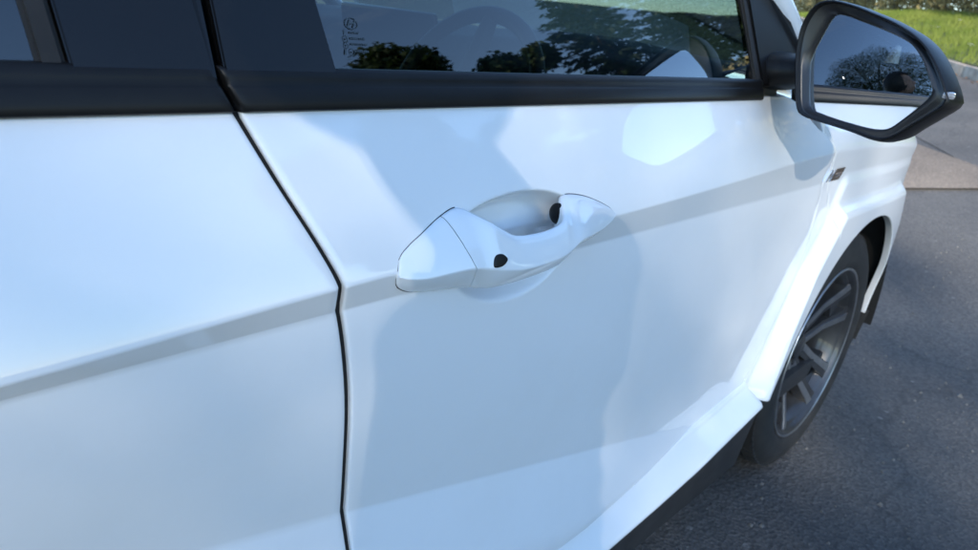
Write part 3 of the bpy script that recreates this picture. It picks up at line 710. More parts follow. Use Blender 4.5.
by = hsurf(bc.x, bc.z); tx = Vector((2 * e_, hsurf(bc.x + e_, bc.z) - hsurf(bc.x - e_, bc.z), 0)).normalized(); tz = Vector((0, hsurf(bc.x, bc.z + e_) - hsurf(bc.x, bc.z - e_), 2 * e_)).normalized(); bn = tz.cross(tx).normalized()
if bn.y > 0: bn = -bn
b0 = Vector((bc.x, by, bc.z))
vs = [b0 + tx * p.x * r_ + tz * p.y * r_ * 1.12 + bn * d_ for (r_, d_) in ((1, -.004), (1, .0006), (.93, .0011), (.6, .0012), (.05, .0012)) for p in sm]
fs = [(i*40+k, i*40+(k+1) % 40, (i+1)*40+(k+1) % 40, (i+1)*40+k) for i in range(4) for k in range(40)] + [tuple(160 + k for k in range(40))]
obj('sensor_button', [Vector(q) + OX for q in vs], fs, SATIN, hd)
# black escutcheon in the cup under the front end
bm = bmesh.new(); bmesh.ops.create_uvsphere(bm, u_segments=20, v_segments=12, radius=1); bmesh.ops.scale(bm, vec=(.0060, .012, .0125), verts=bm.verts); bmesh.ops.translate(bm, verts=bm.verts, vec=(-1.2715 + 1.33, -.898, .9030)); obm('pull_slot', bm, SATIN, hd)
# ------------------------------------------------------------------ fender emblem
em = empty('fender_emblem'); em.parent = car; FLARE = True
def slab(name, pts, th, m, par, off=0):
    bm = bmesh.new(); vs_ = [bm.verts.new((x + 1.33, -(oside(x, z) + off + .0005), z)) for x, z in pts]; f_ = bm.faces.new(vs_)
    r_ = bmesh.ops.extrude_face_region(bm, geom=[f_])
    for g_ in r_['geom']:
        if isinstance(g_, bmesh.types.BMVert): g_.co.y -= th
    bmesh.ops.recalc_face_normals(bm, faces=bm.faces); return obm(name, bm, m, par)
ex, ez = -.335, .866
# slanted letter N, three strokes, then the dark plate with the small word
BS = (1.35, 1.2)
for k_, q in enumerate(([(-.030, -.011), (-.025, -.011), (-.020, .011), (-.025, .011)], [(-.025, .011), (-.020, .011), (-.010, -.011), (-.015, -.011)], [(-.015, -.011), (-.010, -.011), (-.005, .011), (-.010, .011)])):
    slab('letter_stroke', [(ex + a_ * BS[0], ez + b_ * BS[1]) for a_, b_ in q], .002 + .0003 * k_, CHROME, em)
slab('emblem_plate', [(ex + a_ * BS[0], ez + b_ * BS[1]) for a_, b_ in [(-.006, -.011), (.030, -.011), (.036, .011), (-.001, .011)]], .0018, noisy(mat('bronze_plate', (.16, .11, .075), .3, .7), 60, (.13, .09, .06), (.20, .14, .10)), em)
def word(t, size, loc, m, par, name='lettering'):
    cu = bpy.data.curves.new('txt', 'FONT'); cu.body = t; cu.size = size; cu.extrude = .0003; cu.shear = .2
    o = bpy.data.objects.new('txt', cu); C.objects.link(o); dg = bpy.context.evaluated_depsgraph_get(); me = bpy.data.meshes.new_from_object(o.evaluated_get(dg)); bpy.data.objects.remove(o)
    me.materials.clear(); me.materials.append(m); q = bpy.data.objects.new(name, me); C.objects.link(q); q.parent = par
    q.rotation_euler = (R(90), 0, 0); q.location = loc; return q
word('LINE', .016, (ex + 1.33 + .001, -(oside(ex + .015, ez) + .0028), ez - .0045), CHROME, em)
FLARE = False
# ------------------------------------------------------------------ wheel
def lathe(prof, n=72):
    vs, fs = [], []
    for (rad, y) in prof:
        for k in range(n): th = 6.28318 * k / n; vs.append((rad * math.cos(th), y, rad * math.sin(th)))
    for i in range(len(prof) - 1):
        for k in range(n): fs.append((i*n+k, i*n+(k+1) % n, (i+1)*n+(k+1) % n, (i+1)*n+k))
    return vs, fs
def make_wheel(x, side=-1):
    w_ = empty('wheel'); w_.parent = car; w_.location = (x + 1.33, 0, .34)
    v, f = lathe([(.238, -.878), (.250, -.888), (.262, -.8915), (.285, -.894), (.303, -.892), (.318, -.886), (.329, -.878), (.3345, -.868), (.3375, -.855), (.339, -.835), (.339, -.715), (.3375, -.70), (.330, -.685), (.30, -.672), (.25, -.678), (.235, -.69)], 96)
    ty = obj('tyre', v, f, RUBBER, w_, sharp=60)
    # tread blocks round the shoulder and grooves
    tv, tf = [], []
    for k in range(90):
        th = 6.28318 * k / 90
        for (y0, y1, ra, rb) in ((-.876, -.842, .3325, .3425), (-.832, -.790, .338, .3435), (-.780, -.740, .338, .3435), (-.73, -.695, .336, .342)):
            k0 = len(tv)
            for (dth, rad, yy) in ((-.026, ra, y0), (.026, ra, y0), (.026, rb, y1), (-.026, rb, y1)):
                pass
            a0, a1 = th - .027, th + .027
            for aa in (a0, a1):
                for (rad, yy) in ((.330, y0), (rb - (.006 if y0 < -.85 else 0), y0), (rb, y1 - .004), (.330, y1)): tv.append((rad * math.cos(aa), yy, rad * math.sin(aa)))
            tf += [(k0, k0+1, k0+2, k0+3), (k0+7, k0+6, k0+5, k0+4), (k0+1, k0+5, k0+6, k0+2), (k0, k0+4, k0+5, k0+1), (k0+3, k0+2, k0+6, k0+7)]
    obj('tread', tv, tf, RUBBER, w_, smooth=False)
    v, f = lathe([(.236, -.705), (.222, -.71), (.215, -.80), (.220, -.865), (.232, -.874), (.242, -.882), (.2445, -.886), (.2435, -.8885), (.239, -.888), (.234, -.880), (.228, -.870)], 80); obj('rim', v, f, GUN, w_, sharp=60)
    v, f = lathe([(.2452, -.8845), (.2452, -.8880), (.2435, -.8900), (.2405, -.8896), (.2385, -.8875)], 80); obj('rim_edge', v, f, SILVER, w_, sharp=60)
    v, f = lathe([(.02, -.79), (.150, -.79), (.152, -.785), (.152, -.775), (.02, -.775)], 48); obj('brake_disc', v, f, DISC, w_, sharp=40)
    v, f = lathe([(.0, -.842), (.028, -.842), (.034, -.838), (.036, -.828), (.075, -.822), (.082, -.80), (.082, -.78)], 40); obj('hub', v, f, GUN, w_, sharp=40)
    for s in range(5):
        th0 = R(90 + 72 * s + 10)
        for d in (-1, 1):
            # slanted twin spokes: dark body with a machined face
            a = Vector((.045, d * .020)); b = Vector((.228, d * .052))
            rot = lambda p: (p.x * math.cos(th0) - p.y * math.sin(th0), p.x * math.sin(th0) + p.y * math.cos(th0))
            body, face = [], []
            for t, wd, y in ((0, .020, -.826), (.5, .0185, -.842), (.85, .021, -.866), (1, .026, -.874)):
                c_ = a.lerp(b, t)
                q = [rot(c_ + Vector((0, k_))) for k_ in (-wd, wd)]
                body.append([(q[0][0], y + .035, q[0][1]), (q[0][0], y, q[0][1]), (q[1][0], y, q[1][1]), (q[1][0], y + .035, q[1][1])])
                q = [rot(c_ + Vector((0, k_ * .50 + d * wd * .38))) for k_ in (-wd, wd)]
                face.append([(q[0][0], y + .001, q[0][1]), (q[0][0], y - .0022, q[0][1]), (q[1][0], y - .0022, q[1][1]), (q[1][0], y + .001, q[1][1])])
            v, f = loft_geo(body); o_ = obj('spoke', v, f, GUN, w_, sharp=30)
            v, f = loft_geo(face); obj('spoke_face', v, f, SILVER, w_, sharp=30)
        # web between the twin spokes near the rim
        q = [Vector((.16, -.040)), Vector((.16, .040)), Vector((.215, .050)), Vector((.215, -.050))]; q = [rot(p) for p in q]
        v = [(p[0], -.850, p[1]) for p in q] + [(p[0], -.835, p[1]) for p in q]; obj('spoke_web', v, [(0, 1, 2, 3), (4, 7, 6, 5), (0, 4, 5, 1), (1, 5, 6, 2), (2, 6, 7, 3), (3, 7, 4, 0)], GUN, w_, smooth=False)
        th = th0 + R(36); v, f = tube_geo([(.052 * math.cos(th), -.80, .052 * math.sin(th)), (.052 * math.cos(th), -.832, .052 * math.sin(th))], .010, 6); obj('wheel_nut', v, f, GUN, w_, smooth=False)
    return w_
whl = make_wheel(0)
def copy_tree(o, parent=None, sc=None, loc=None):
    c = o.copy(); C.objects.link(c); c.parent = parent
    if sc: c.scale = sc
    if loc is not None: c.location = loc
    for ch in list(o.children): copy_tree(ch, c)
    return c
copy_tree(whl, car, None, (-2.66 + 1.33, 0, .34)); copy_tree(whl, car, (1, -1, 1), (1.33, 0, .34)); copy_tree(whl, car, (1, -1, 1), (-2.66 + 1.33, 0, .34))
# wheel housings, black
for x0 in (0, -2.66):
    vs, fs = [], []
    for y in (-.905, -.60):
        for k in range(41): th = R(-2 + 200 * k / 40); rr2 = .415; vs.append((x0 + rr2 * math.cos(th), y, .34 + rr2 * math.sin(th)))
    fs = [(k, k+1, 42+k, 41+k) for k in range(40)]; o_ = len(vs)
    vs.append((x0, -.60, .34)); fs += [(41+k, 42+k, o_) for k in range(40)]
    P_('wheel_housing', vs, fs, DARK)
P_('mud_flap', *loft_geo([[(.405, -.89, .37), (.42, -.885, .37), (.42, -.72, .37), (.405, -.72, .37)], [(.400, -.88, .27), (.415, -.875, .27), (.415, -.72, .27), (.400, -.72, .27)]]), CLAD, sharp=30)

# ------------------------------------------------------------------ A pillar, roof, bonnet, screen, bumpers, tail
AP = [(-.30, -.775, 1.000), (-.40, -.800, 1.055), (-.50, -.806, 1.120), (-.60, -.790, 1.185), (-.76, -.758, 1.275), (-.93, -.710, 1.365), (-1.10, -.665, 1.425), (-1.35, -.640, 1.470), (-1.8, -.632, 1.490), (-2.4, -.630, 1.475), (-2.85, -.640, 1.42)]
v, f = tube_geo(AP, [.018, .021, .024, .027, .030, .034, .036, .034, .032, .032, .03], 14); P_('roof_rail', v, f, PAINT, sharp=60)
P_('drip_trim', *tube_geo([Vector(p) + Vector((0, -.016, -.026)) for p in AP[4:]], .020, 10), SATIN, sharp=60)
def cgrid(name, fn, nu, nv, m, **kw):
    vs = [fn(i / nu, j / nv) for i in range(nu + 1) for j in range(nv + 1)]; fs = [(i*(nv+1)+j, (i+1)*(nv+1)+j, (i+1)*(nv+1)+j+1, i*(nv+1)+j+1) for i in range(nu) for j in range(nv)]
    return P_(name, vs, fs, m, twin=False, **kw)
def roof_f(u_, v_):
    x = -1.08 - 1.9 * u_; y = (v_ * 2 - 1); zc_ = sinterp(u_, [(0, 1.478), (.2, 1.515), (.55, 1.53), (.85, 1.505), (1, 1.475)]); return (x, y * .645, zc_ - .04 * abs(y) ** 2.5)
cgrid('roof', roof_f, 20, 20, PAINT)
cgrid('headlining', lambda a, b: Vector(roof_f(a, b)) - Vector((0, 0, .035)), 10, 10, HEADL)
def screen_f(u_, v_):
    y = v_ * 2 - 1; x0 = -.16 - .17 * y * y; x1 = -1.075; x = x0 + (x1 - x0) * u_; z = 1.055 + (1.474 - 1.055) * u_ + .05 * math.sin(math.pi * u_) - .035 * u_ * y * y; return (x, y * (.775 - .13 * u_), z)
cgrid('windscreen', screen_f, 12, 16, GLASS)
def bonnet_f(u_, v_):
    y = v_ * 2 - 1; x = -.30 + (1.15 - .29 * y * y) * u_; wd = .800 + plan(min(x, .50)) * (1 if x > 0 else 1)
    edge = interp(x, [(-.6, 1.012), (-.45, .993), (0, .985), (.5, .93), (.85, .845)]); return (x, y * wd, edge + .001 + (.062 - .040 * u_) * (1 - abs(y) ** 2.4))
cgrid('bonnet', bonnet_f, 24, 24, PAINT)
cgrid('scuttle', lambda a, b: (-.34 + .16 * a, (b * 2 - 1) * .76, 1.043 - .010 * a), 2, 8, CLAD)
def bump_f(u_, v_):
    th = (v_ * 2 - 1) * math.pi / 2; z = .22 + (.845 - .22) * u_; k = 1 - .06 * (2 * u_ - 1) ** 2
    sx = math.copysign(abs(math.cos(th)) ** .45, 1); sy = math.copysign(abs(math.sin(th)) ** .6, math.sin(th)); return (.545 + .325 * sx * k, sy * (.745 if z > .3 else .74), z)
cgrid('front_bumper', bump_f, 14, 40, PAINT)
cgrid('rear_bumper', lambda a, b: (lambda p: (-3.38 - (p[0] - .555) * .7, -p[1] * .97, p[2] * .9 + .06))(bump_f(a, b)), 14, 40, PAINT)
def tail_f(u_, v_): y = v_ * 2 - 1; return (-3.55 + .28 * u_ ** 1.3 + .1 * y * y, y * (.80 - .06 * u_), .80 + .30 * u_)
cgrid('tailgate', tail_f, 8, 12, PAINT)
cgrid('rear_screen', lambda a, b: (-3.27 + .33 * a + .1 * (b * 2 - 1) ** 2 * (1 - a), (b * 2 - 1) * (.74 - .10 * a), 1.10 + .375 * a), 6, 10, PRIVACY)
def cpil(u_, v_): x = -2.56 - .72 * u_ + .12 * v_; z = 1.015 + .43 * v_ * (1 - .0 * u_); return (x + (.18 * v_ if u_ < .5 else .05 * v_), -(ow(z) - .0), z)
P_('rear_pillar', [cpil(i / 6, j / 6) for i in range(7) for j in range(7)], [(i*7+j, (i+1)*7+j, (i+1)*7+j+1, i*7+j+1) for i in range(6) for j in range(6)], PAINT)
# lamps at the corners
box('headlamp', (1.33 + .70, -.62, .62), (.16, .26, .09), LENS, car, .03, 3); box('headlamp', (1.33 + .70, .62, .62), (.16, .26, .09), LENS, car, .03, 3)
# inner body: black inside skins behind the panels, floor
P_('inner_skin', [(x, -(oside(x, z) - .055), z) for x in lin(-3.3, -.5, 24) for z in (.20, .5, .7, .9, 1.02)], [(i*5+j, i*5+j+1, (i+1)*5+j+1, (i+1)*5+j) for i in range(23) for j in range(4)], DARK)
P_('door_card', [(x, -(.79 - .04 * math.sin((z - .3) * 4)), z) for x in lin(-2.5, -.55, 12) for z in lin(.3, 1.035, 8)], [(i*8+j, i*8+j+1, (i+1)*8+j+1, (i+1)*8+j) for i in range(11) for j in range(7)], TRIMIN)
P_('window_sill_trim', *loft_geo([[(x, -.79, 1.02), (x, -.84, 1.038), (x, -.84, 1.0), (x, -.79, 1.0)] for x in (-2.5, -.6)]), TRIMIN, sharp=30)
box('floor_pan', (-.1, 0, .24), (3.9, 1.70, .06), CLAD, car, .01); box('engine_bulkhead', (1.33 - .42, 0, .60), (.05, 1.5, .72), DARK, car, .01)
box('engine_bay', (1.33 + .12, 0, .55), (.70, 1.16, .66), DARK, car, .02)
# ------------------------------------------------------------------ interior
def dash_f(u_, v_):
    y = v_ * 2 - 1; pr = [(-.30, 1.045), (-.45, 1.060), (-.62, 1.060), (-.74, 1.035), (-.79, .985), (-.77, .88), (-.72, .72), (-.62, .55)]
    t = u_ * 7; i = min(6, int(t)); a, b = pr[i], pr[i+1]; x = a[0] + (b[0] - a[0]) * (t - i); z = a[1] + (b[1] - a[1]) * (t - i)
    return (x + .03 * y * y, y * .77, z + .018 * math.exp(-((y + .45) / .25) ** 2) * (1 if u_ < .6 else 0))
cgrid('dashboard', dash_f, 28, 30, TRIMIN)
for yy in (-.70, .70):
    vn = box('air_vent', (1.33 - .775, yy, .93), (.02, .10, .062), GBLACK, car, .006, 2)
    for k in range(4): box('vent_slat', (1.33 - .787, yy, .912 + .012 * k), (.008, .088, .004), TRIMIN, vn)
# steering wheel
SC = Vector((1.33 - .93, -.37, .93)); sd = Vector((-.92, 0, .38)).normalized()
sa = Vector((0, 1, 0)); sb = sd.cross(sa).normalized()
sw = tube('steering_wheel', [SC + (sa * math.cos(6.28318 * k / 48) + sb * math.sin(6.28318 * k / 48)) * .182 for k in range(49)], .0155, mat('leather', (.025, .025, .026), .4), car, 12, False)
tube('steering_spoke', [SC - sa * .175, SC - sa * .06 - sd * .01, SC + sa * .06 - sd * .01, SC + sa * .175], [.014, .03, .03, .014], TRIMIN, sw, 8); tube('steering_spoke', [SC, SC - sb * .175], [.03, .014], TRIMIN, sw, 8)
tube('steering_column', [SC - sd * .01, SC - sd * .30], [.055, .06], TRIMIN, sw, 12)
bm = bmesh.new(); bmesh.ops.create_uvsphere(bm, u_segments=20, v_segments=12, radius=.07); bmesh.ops.scale(bm, vec=(.5, 1, .8), verts=bm.verts); bmesh.ops.translate(bm, verts=bm.verts, vec=SC); obm('airbag_cover', bm, TRIMIN, sw)
def seat(y, x):
    s_ = empty('front_seat'); s_.parent = car; s_.location = (x + 1.33, y, 0)
    box('cushion', (.0, 0, .50), (.52, .50, .18), FABRIC, s_, .06, 4, Matrix.Rotation(R(-6), 3, 'Y')); box('seat_base', (0, 0, .34), (.42, .42, .16), TRIMIN, s_, .02)
    box('backrest', (-.34, 0, .84), (.16, .50, .66), FABRIC, s_, .06, 4, Matrix.Rotation(R(-17), 3, 'Y')); box('headrest', (-.47, 0, 1.25), (.11, .27, .19), FABRIC, s_, .045, 4, Matrix.Rotation(R(-12), 3, 'Y'))
    for q in (-.06, .06): tube('headrest_post', [(-.45, q, 1.10), (-.465, q, 1.22)], .006, CHROME, s_, 8)
seat(-.37, -1.42); seat(.37, -1.42)
box('rear_bench', (1.33 - 2.35, 0, .52), (.52, 1.30, .2), FABRIC, car, .05, 3); box('rear_backrest', (1.33 - 2.68, 0, .86), (.18, 1.30, .62), FABRIC, car, .05, 3, Matrix.Rotation(R(-18), 3, 'Y'))
box('centre_console', (1.33 - 1.2, 0, .48), (.9, .20, .36), TRIMIN, car, .03, 3)
box('touch_screen', (1.33 - .80, .02, 1.02), (.02, .34, .13), GBLACK, car, .008, 2, Matrix.Rotation(R(-8), 3, 'Y'))

# ------------------------------------------------------------------ wing mirror
MX = Vector((-.74, -1.0206, 1.0846))
def axes(az, el):
    n_ = Vector((-math.cos(R(az)) * math.cos(R(el)), math.sin(R(az)) * math.cos(R(el)), math.sin(R(el)))); e1 = Vector((0, 0, 1)).cross(n_).normalized(); e2 = n_.cross(e1); return n_, e1, e2
# outline of the mirror head, measured on its own plane (metres, e1 = towards the road, e2 = up)
HN, H1, H2 = axes(9, 2)
GN, G1, G2 = axes(12.7, 1.2)
def resample(pts, n):
    P = []
    M_ = len(pts)
    for i in range(n):
        t = i / n * M_; k = int(t); u_ = t - k; p0, p1, p2, p3 = (pts[(k + d) % M_] for d in (-1, 0, 1, 2))
        P.append(.5 * ((2 * p1) + (p2 - p0) * u_ + (2*p0 - 5*p1 + 4*p2 - p3) * u_ * u_ + (3*p1 - p0 - 3*p2 + p3) * u_ ** 3))
    return P
outer = [(-0.1214, 0.0405), (-0.1187, 0.0644), (-0.1073, 0.0855), (-0.0855, 0.0926), (-0.0501, 0.0878), (-0.0211, 0.0802), (0.0056, 0.0727), (0.0291, 0.064), (0.0498, 0.054), (0.0705, 0.0391), (0.0945, 0.0132), (0.1138, -0.0143), (0.1173, -0.0283), (0.1006, -0.0474), (0.0816, -0.0663), (0.0674, -0.0818), (0.0519, -0.0908), (0.0351, -0.0929), (0.0019, -0.0878), (-0.039, -0.0837), (-0.0788, -0.0788), (-0.0932, -0.0657), (-0.1069, -0.0275), (-0.1176, 0.0093)]
inner = [(-0.0755, 0.0738), (-0.0604, 0.072), (-0.0417, 0.0677), (-0.0152, 0.0615), (0.0122, 0.0543), (0.0346, 0.047), (0.0479, 0.0404), (0.0615, 0.0286), (0.0727, 0.0153), (0.089, -0.009), (0.0907, -0.0181), (0.0861, -0.0283), (0.0748, -0.0439), (0.0619, -0.0602), (0.0523, -0.0706), (0.0421, -0.0754), (0.0246, -0.0774), (-0.0007, -0.0764), (-0.029, -0.0742), (-0.0589, -0.0705), (-0.0756, -0.0673), (-0.0835, -0.0593), (-0.092, -0.0328), (-0.0996, -0.0033), (-0.0989, 0.0163), (-0.0952, 0.0316), (-0.0896, 0.0511), (-0.0837, 0.0689)]
def align(poly, n):                         # resample by angle about the centre so rings can be joined
    P = resample([Vector(p) for p in poly], 400); c = sum(P, Vector((0, 0))) / 400
    return P, c
def polar(poly, n):
    P = resample([Vector(p) for p in poly], 720); A = sorted((math.atan2(p.y, p.x), p) for p in P); o_ = []
    j = 0
    for i in range(n):
        th = -math.pi + 2 * math.pi * i / n
        b = min(A, key=lambda q: abs((q[0] - th + math.pi) % (2 * math.pi) - math.pi)); o_.append(b[1])
    return o_
NM = 96
po, pi_ = polar(outer, NM), polar(inner, NM)
def hp(p, d, s=1.0, c=Vector((0, 0))):  # point on head: outline p scaled, d metres forward of rim plane
    q = c + (p - c) * s; return MX + H1 * q.x + H2 * q.y - HN * d
wm = []
rings = []
hc_ = Vector((.0, -.005))
for (d, s) in ((.004, .955), (-.003, .965), (-.0055, .978), (-.0045, .992), (-.001, 1.0), (.010, 1.012), (.030, 1.015), (.055, .985), (.078, .91), (.094, .78), (.103, .58), (.107, .30), (.108, .05)):
    rings.append([hp(p, d, s, hc_) for p in po])
v, f = loft_geo(rings, True, False); f.append(tuple((len(rings)-1)*NM+k for k in range(NM)))
mir = P_('wing_mirror', v, f, SATIN, twin=True, sharp=60)
# inner bezel funnel down to the glass
RC = 1.35
def gp(q, inset=0):                         # convex glass
    r2 = q.length_squared; return MX + G1 * q.x + G2 * q.y - GN * (RC - math.sqrt(RC * RC - r2)) - GN * (.006 + inset)
gi = [[hp(p, .004, .957, hc_) for p in po], [hp(p, .0045, .945, hc_) for p in po]]
gi += [[hp(p, .0045, .945, hc_).lerp(gp(q * 1.02, -.004), t) for p, q in zip(po, pi_)] for t in (.25, .6, .9)] + [[gp(q * 1.006, -.0015) for q in pi_], [gp(q * 1.0, .004) for q in pi_]]
v, f = loft_geo(gi, True, False); obj('mirror_bezel', [Vector(q) + OX for q in v], f, BEZEL, mir, sharp=60)
gl_v, gl_f = [], []
NR = 14
for i in range(NR + 1):
    for q in pi_: gl_v.append(gp(q * (1.004 * (1 - i / NR) + .002)))
for i in range(NR):
    for k in range(NM): gl_f.append((i*NM+k, i*NM+(k+1) % NM, (i+1)*NM+(k+1) % NM, (i+1)*NM+k))
gl_f.append(tuple(NR*NM+k for k in range(NM)))
mg = obj('mirror_glass', [Vector(q) + OX for q in gl_v], gl_f, MIRROR, mir)
# indicator lens at the outer tip
tipc = Vector((-0.7587, -1.1349, 1.068))
bm = bmesh.new(); bm_box(bm, tipc + OX + Vector((.012, .004, .0)), (.030, .016, .010), .004, 2, Matrix.Rotation(R(12), 3, 'Z')); obm('indicator_lens', bm, LENS, mir)
# mirror arm to the door sail
AR = [(-.600, -.812, 1.062), (-.605, -.850, 1.063), (-.615, -.880, 1.066), (-.628, -.900, 1.070), (-.640, -.920, 1.073), (-.645, -.935, 1.074)]
secs = []
for i, p in enumerate(AR):
    hx, hz_ = [(.085, .034), (.080, .032), (.066, .028), (.052, .026), (.045, .028), (.045, .034)][i]
    secs.append([(p[0] + hx * math.copysign(abs(math.cos(t)) ** .7, math.cos(t)), p[1], p[2] + hz_ * math.copysign(abs(math.sin(t)) ** .7, math.sin(t))) for t in [6.28318 * k / 24 for k in range(24)]])
v, f = loft_geo(secs); obj('mirror_arm', [Vector(q) + OX for q in v], f, SATIN, mir, sharp=50)

# mirrored twins for the left side of the car
bpy.context.view_layer.update()
for o in RIGHT:
    copy_tree(o, car if o.parent == car else o.parent, (1, -1, 1))

# ------------------------------------------------------------------ the photographer (seen only as a reflection) and phone
def person():
    fh = Vector((math.cos(R(100)), math.sin(R(100)), 0)); rt = Vector((fh.y, -fh.x, 0)); up = Vector((0, 0, 1))
    B = Vector((-2.27, -1.79, 0))
    def W(f_, r_, z_): return B + fh * f_ + rt * r_ + up * z_
    bm = bmesh.new()
    def ball(c, r_, sc=(1, 1, 1)):
        q = bmesh.ops.create_icosphere(bm, subdivisions=2, radius=1); M_ = Matrix((fh, rt, up)).transposed()
        for v_ in q['verts']: v_.co = c + M_ @ Vector((v_.co.x * r_ * sc[0], v_.co.y * r_ * sc[1], v_.co.z * r_ * sc[2]))
    def limb(p0, p1, r0, r1, n=12):
        v_, f_ = tube_geo([p0, p0.lerp(p1, .5), p1], [r0, (r0 + r1) / 2 * 1.03, r1], n); bv = [bm.verts.new(q) for q in v_]
        for t in f_: bm.faces.new([bv[i] for i in t])
        ball(p0, r0 * 1.0); ball(p1, r1 * 1.0)
    # trunk
    for (z, f_, ry, rx) in ((.86, 0, .190, .150), (.92, 0, .188, .148), (1.00, 0, .178, .138), (1.07, 0, .165, .125), (1.14, .005, .160, .116), (1.22, .015, .166, .116), (1.30, .03, .172, .114), (1.38, .045, .160, .098)):
        ball(W(f_, 0, z), 1, (rx, ry, .085))
    limb(W(.045, 0, 1.40), W(.15, -.045, 1.50), .064, .058)
    # head, looking down at the phone
    HX, HR = .15, -.06
    hc2 = W(.055 + HX, HR, 1.595); ball(hc2, 1, (.098, .077, .118)); ball(W(.085 + HX, HR, 1.545), 1, (.068, .056, .070)); ball(W(.155 + HX, HR, 1.565), .018, (1, .8, 1.3)); ball(W(.143 + HX, HR, 1.522), .018, (.7, 1.4, .5))
    for s in (-1, 1): ball(W(.045 + HX, HR + s * .078, 1.585), .026, (.8, .35, 1.2)); ball(W(.138 + HX, HR + s * .032, 1.592), .013)
    wr = {}
    for s in (-1, 1):
        sh = W(.035, s * .175, 1.37); ball(sh, .068)
        if s == 1:                                  # right arm reaches out and holds the phone
            wrist = CAM + ax_r * .105 - ax_f * .075 - up * .03; el = sh.lerp(wrist, .55) - up * .13 + rt * .09; inn = -ax_r; palm = CAM + ax_r * .088 - ax_f * .032 - up * .004; fw = ax_r * .2 + ax_f * .5
            limb(sh, el, .056, .046); limb(el, wrist, .046, .030); limb(wrist, palm, .029, .030)
            for k, ln in enumerate((.040, .046, .044, .034)):
                r0 = palm + up * (.028 - .019 * k); r1 = r0 + ax_f * .030 - inn * .004; r2 = r1 + inn * ln * .55 + ax_f * .004; r3 = r2 + inn * ln * .45 - ax_f * .004
                limb(r0, r1, .0098, .0092, 8); limb(r1, r2, .0092, .0086, 8); limb(r2, r3, .0086, .0076, 8)
            t0 = palm - ax_f * .010 + up * .016; t1 = t0 + inn * .024 - ax_f * .004 + up * .012; t2 = t1 + inn * .026; limb(t0, t1, .0125, .011, 8); limb(t1, t2, .011, .009, 8)
        else:                                       # left arm hangs, hand half closed by the hip
            el = W(.04, s * .235, 1.08); wrist = W(.22, s * .165, .97); limb(sh, el, .056, .045); limb(el, wrist, .045, .029); palm = W(.27, s * .135, .92); limb(wrist, palm, .028, .031)
            for k, ln in enumerate((.040, .046, .044, .034)):
                r0 = palm + fh * (.028 - .019 * k) - up * .015; r1 = r0 - up * .040 + rt * .004; r2 = r1 - up * ln * .5 + rt * .014; r3 = r2 - up * ln * .25 + rt * .022
                limb(r0, r1, .0098, .0092, 8); limb(r1, r2, .0092, .0086, 8); limb(r2, r3, .0086, .0076, 8)
            t0 = palm + fh * .024; t1 = t0 + fh * .018 - up * .028; t2 = t1 - up * .028 + rt * .006; limb(t0, t1, .0125, .011, 8); limb(t1, t2, .011, .009, 8)
        wr[s] = palm
        hp_, kn, an = W(0, s * .088, .90), W(.03, s * .098, .49), W(-.01, s * .105, .09)
        limb(hp_, kn, .086, .060); limb(kn, W(-.015, s * .103, .33), .058, .057); limb(W(-.015, s * .103, .33), an, .057, .042)
        ball(W(-.03, s * .105, .045), 1, (.060, .042, .045)); ball(W(.07, s * .115, .040), 1, (.10, .047, .040)); ball(W(.14, s * .12, .034), 1, (.065, .046, .033))
    me = bpy.data.meshes.new('person_raw'); bm.to_mesh(me); bm.free()
    tmp = bpy.data.objects.new('tmp', me); C.objects.link(tmp)
    md = tmp.modifiers.new('r', 'REMESH'); md.mode = 'VOXEL'; md.voxel_size = .0075
    ms = tmp.modifiers.new('s', 'SMOOTH'); ms.iterations = 3; ms.factor = .5
    bpy.context.view_layer.update(); dg = bpy.context.evaluated_depsgraph_get()
    bme = bpy.data.meshes.new_from_object(tmp.evaluated_get(dg)); bpy.data.objects.remove(tmp)
    bme.name = 'person'; bme.materials.clear()
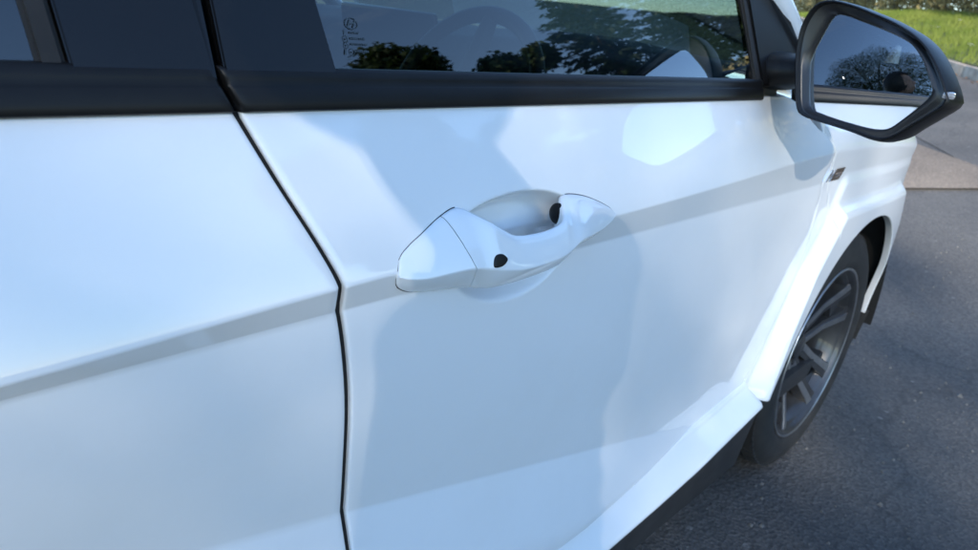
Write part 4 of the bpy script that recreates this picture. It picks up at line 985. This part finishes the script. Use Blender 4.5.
    for q in (noisy(mat('dark_jacket', (.02, .024, .035), .85), 40, (.016, .019, .028), (.028, .032, .045)), noisy(mat('dark_trousers', (.02, .022, .028), .9), 50, (.014, .016, .022), (.03, .032, .04)), noisy(mat('skin', (.50, .31, .23), .55), 30, (.45, .27, .20), (.54, .35, .27)), RUBBER): bme.materials.append(q)
    idx = []
    for p in bme.polygons:
        c = p.center
        hd_ = min((c - wr[s]).length for s in wr); front = (c - B).dot(fh)
        if c.z > 1.455 and (c - W(.17, -.04, 1.52)).length < .24: i = 2
        elif hd_ < .105: i = 2
        elif c.z > .90: i = 0
        elif c.z > .085: i = 1
        else: i = 3
        idx.append(i)
    bme.polygons.foreach_set('material_index', idx); bme.polygons.foreach_set('use_smooth', [True] * len(idx))
    for v_ in bme.vertices: v_.co -= B
    o = bpy.data.objects.new('person', bme); C.objects.link(o); o.location = B
    tag(o, 'person in a dark jacket holding a phone, casting the shadow on the white door', 'person')
    bm = bmesh.new(); bmesh.ops.create_uvsphere(bm, u_segments=28, v_segments=18, radius=1)
    M_ = Matrix((fh, rt, up)).transposed()
    for v_ in bm.verts:
        q = v_.co.copy(); k = 1 + .03 * noise.noise(q * 4); v_.co = hc2 - B + M_ @ Vector((q.x * .120 * k - .014, q.y * .096 * k, q.z * .130 * k + .014))
    bmesh.ops.delete(bm, geom=[v_ for v_ in bm.verts if (v_.co - (hc2 - B)).z < -.10 or ((v_.co - (hc2 - B)).dot(fh) > .072 and (v_.co - (hc2 - B)).z < .06)], context='VERTS')
    obm('hood', bm, noisy(mat('dark_hood', (.015, .012, .010), .5), 90, (.010, .008, .007), (.03, .024, .02)), o)
    ph = empty('phone', CAM - ax_f * .013); tag(ph, 'dark smartphone held sideways in the photographer\'s hands', 'phone')
    Mr = Matrix((ax_r, ax_u, -ax_f)).transposed()
    bm = bmesh.new(); bm_box(bm, (0, 0, 0), (.148, .072, .008), .0035, 3, Mr); obm('phone_body', bm, GBLACK, ph)
    bm = bmesh.new(); bm_box(bm, Mr @ Vector((0, 0, .0043)), (.138, .063, .0012), .0004, 1, Mr); obm('phone_screen', bm, GBLACK, ph)
person()
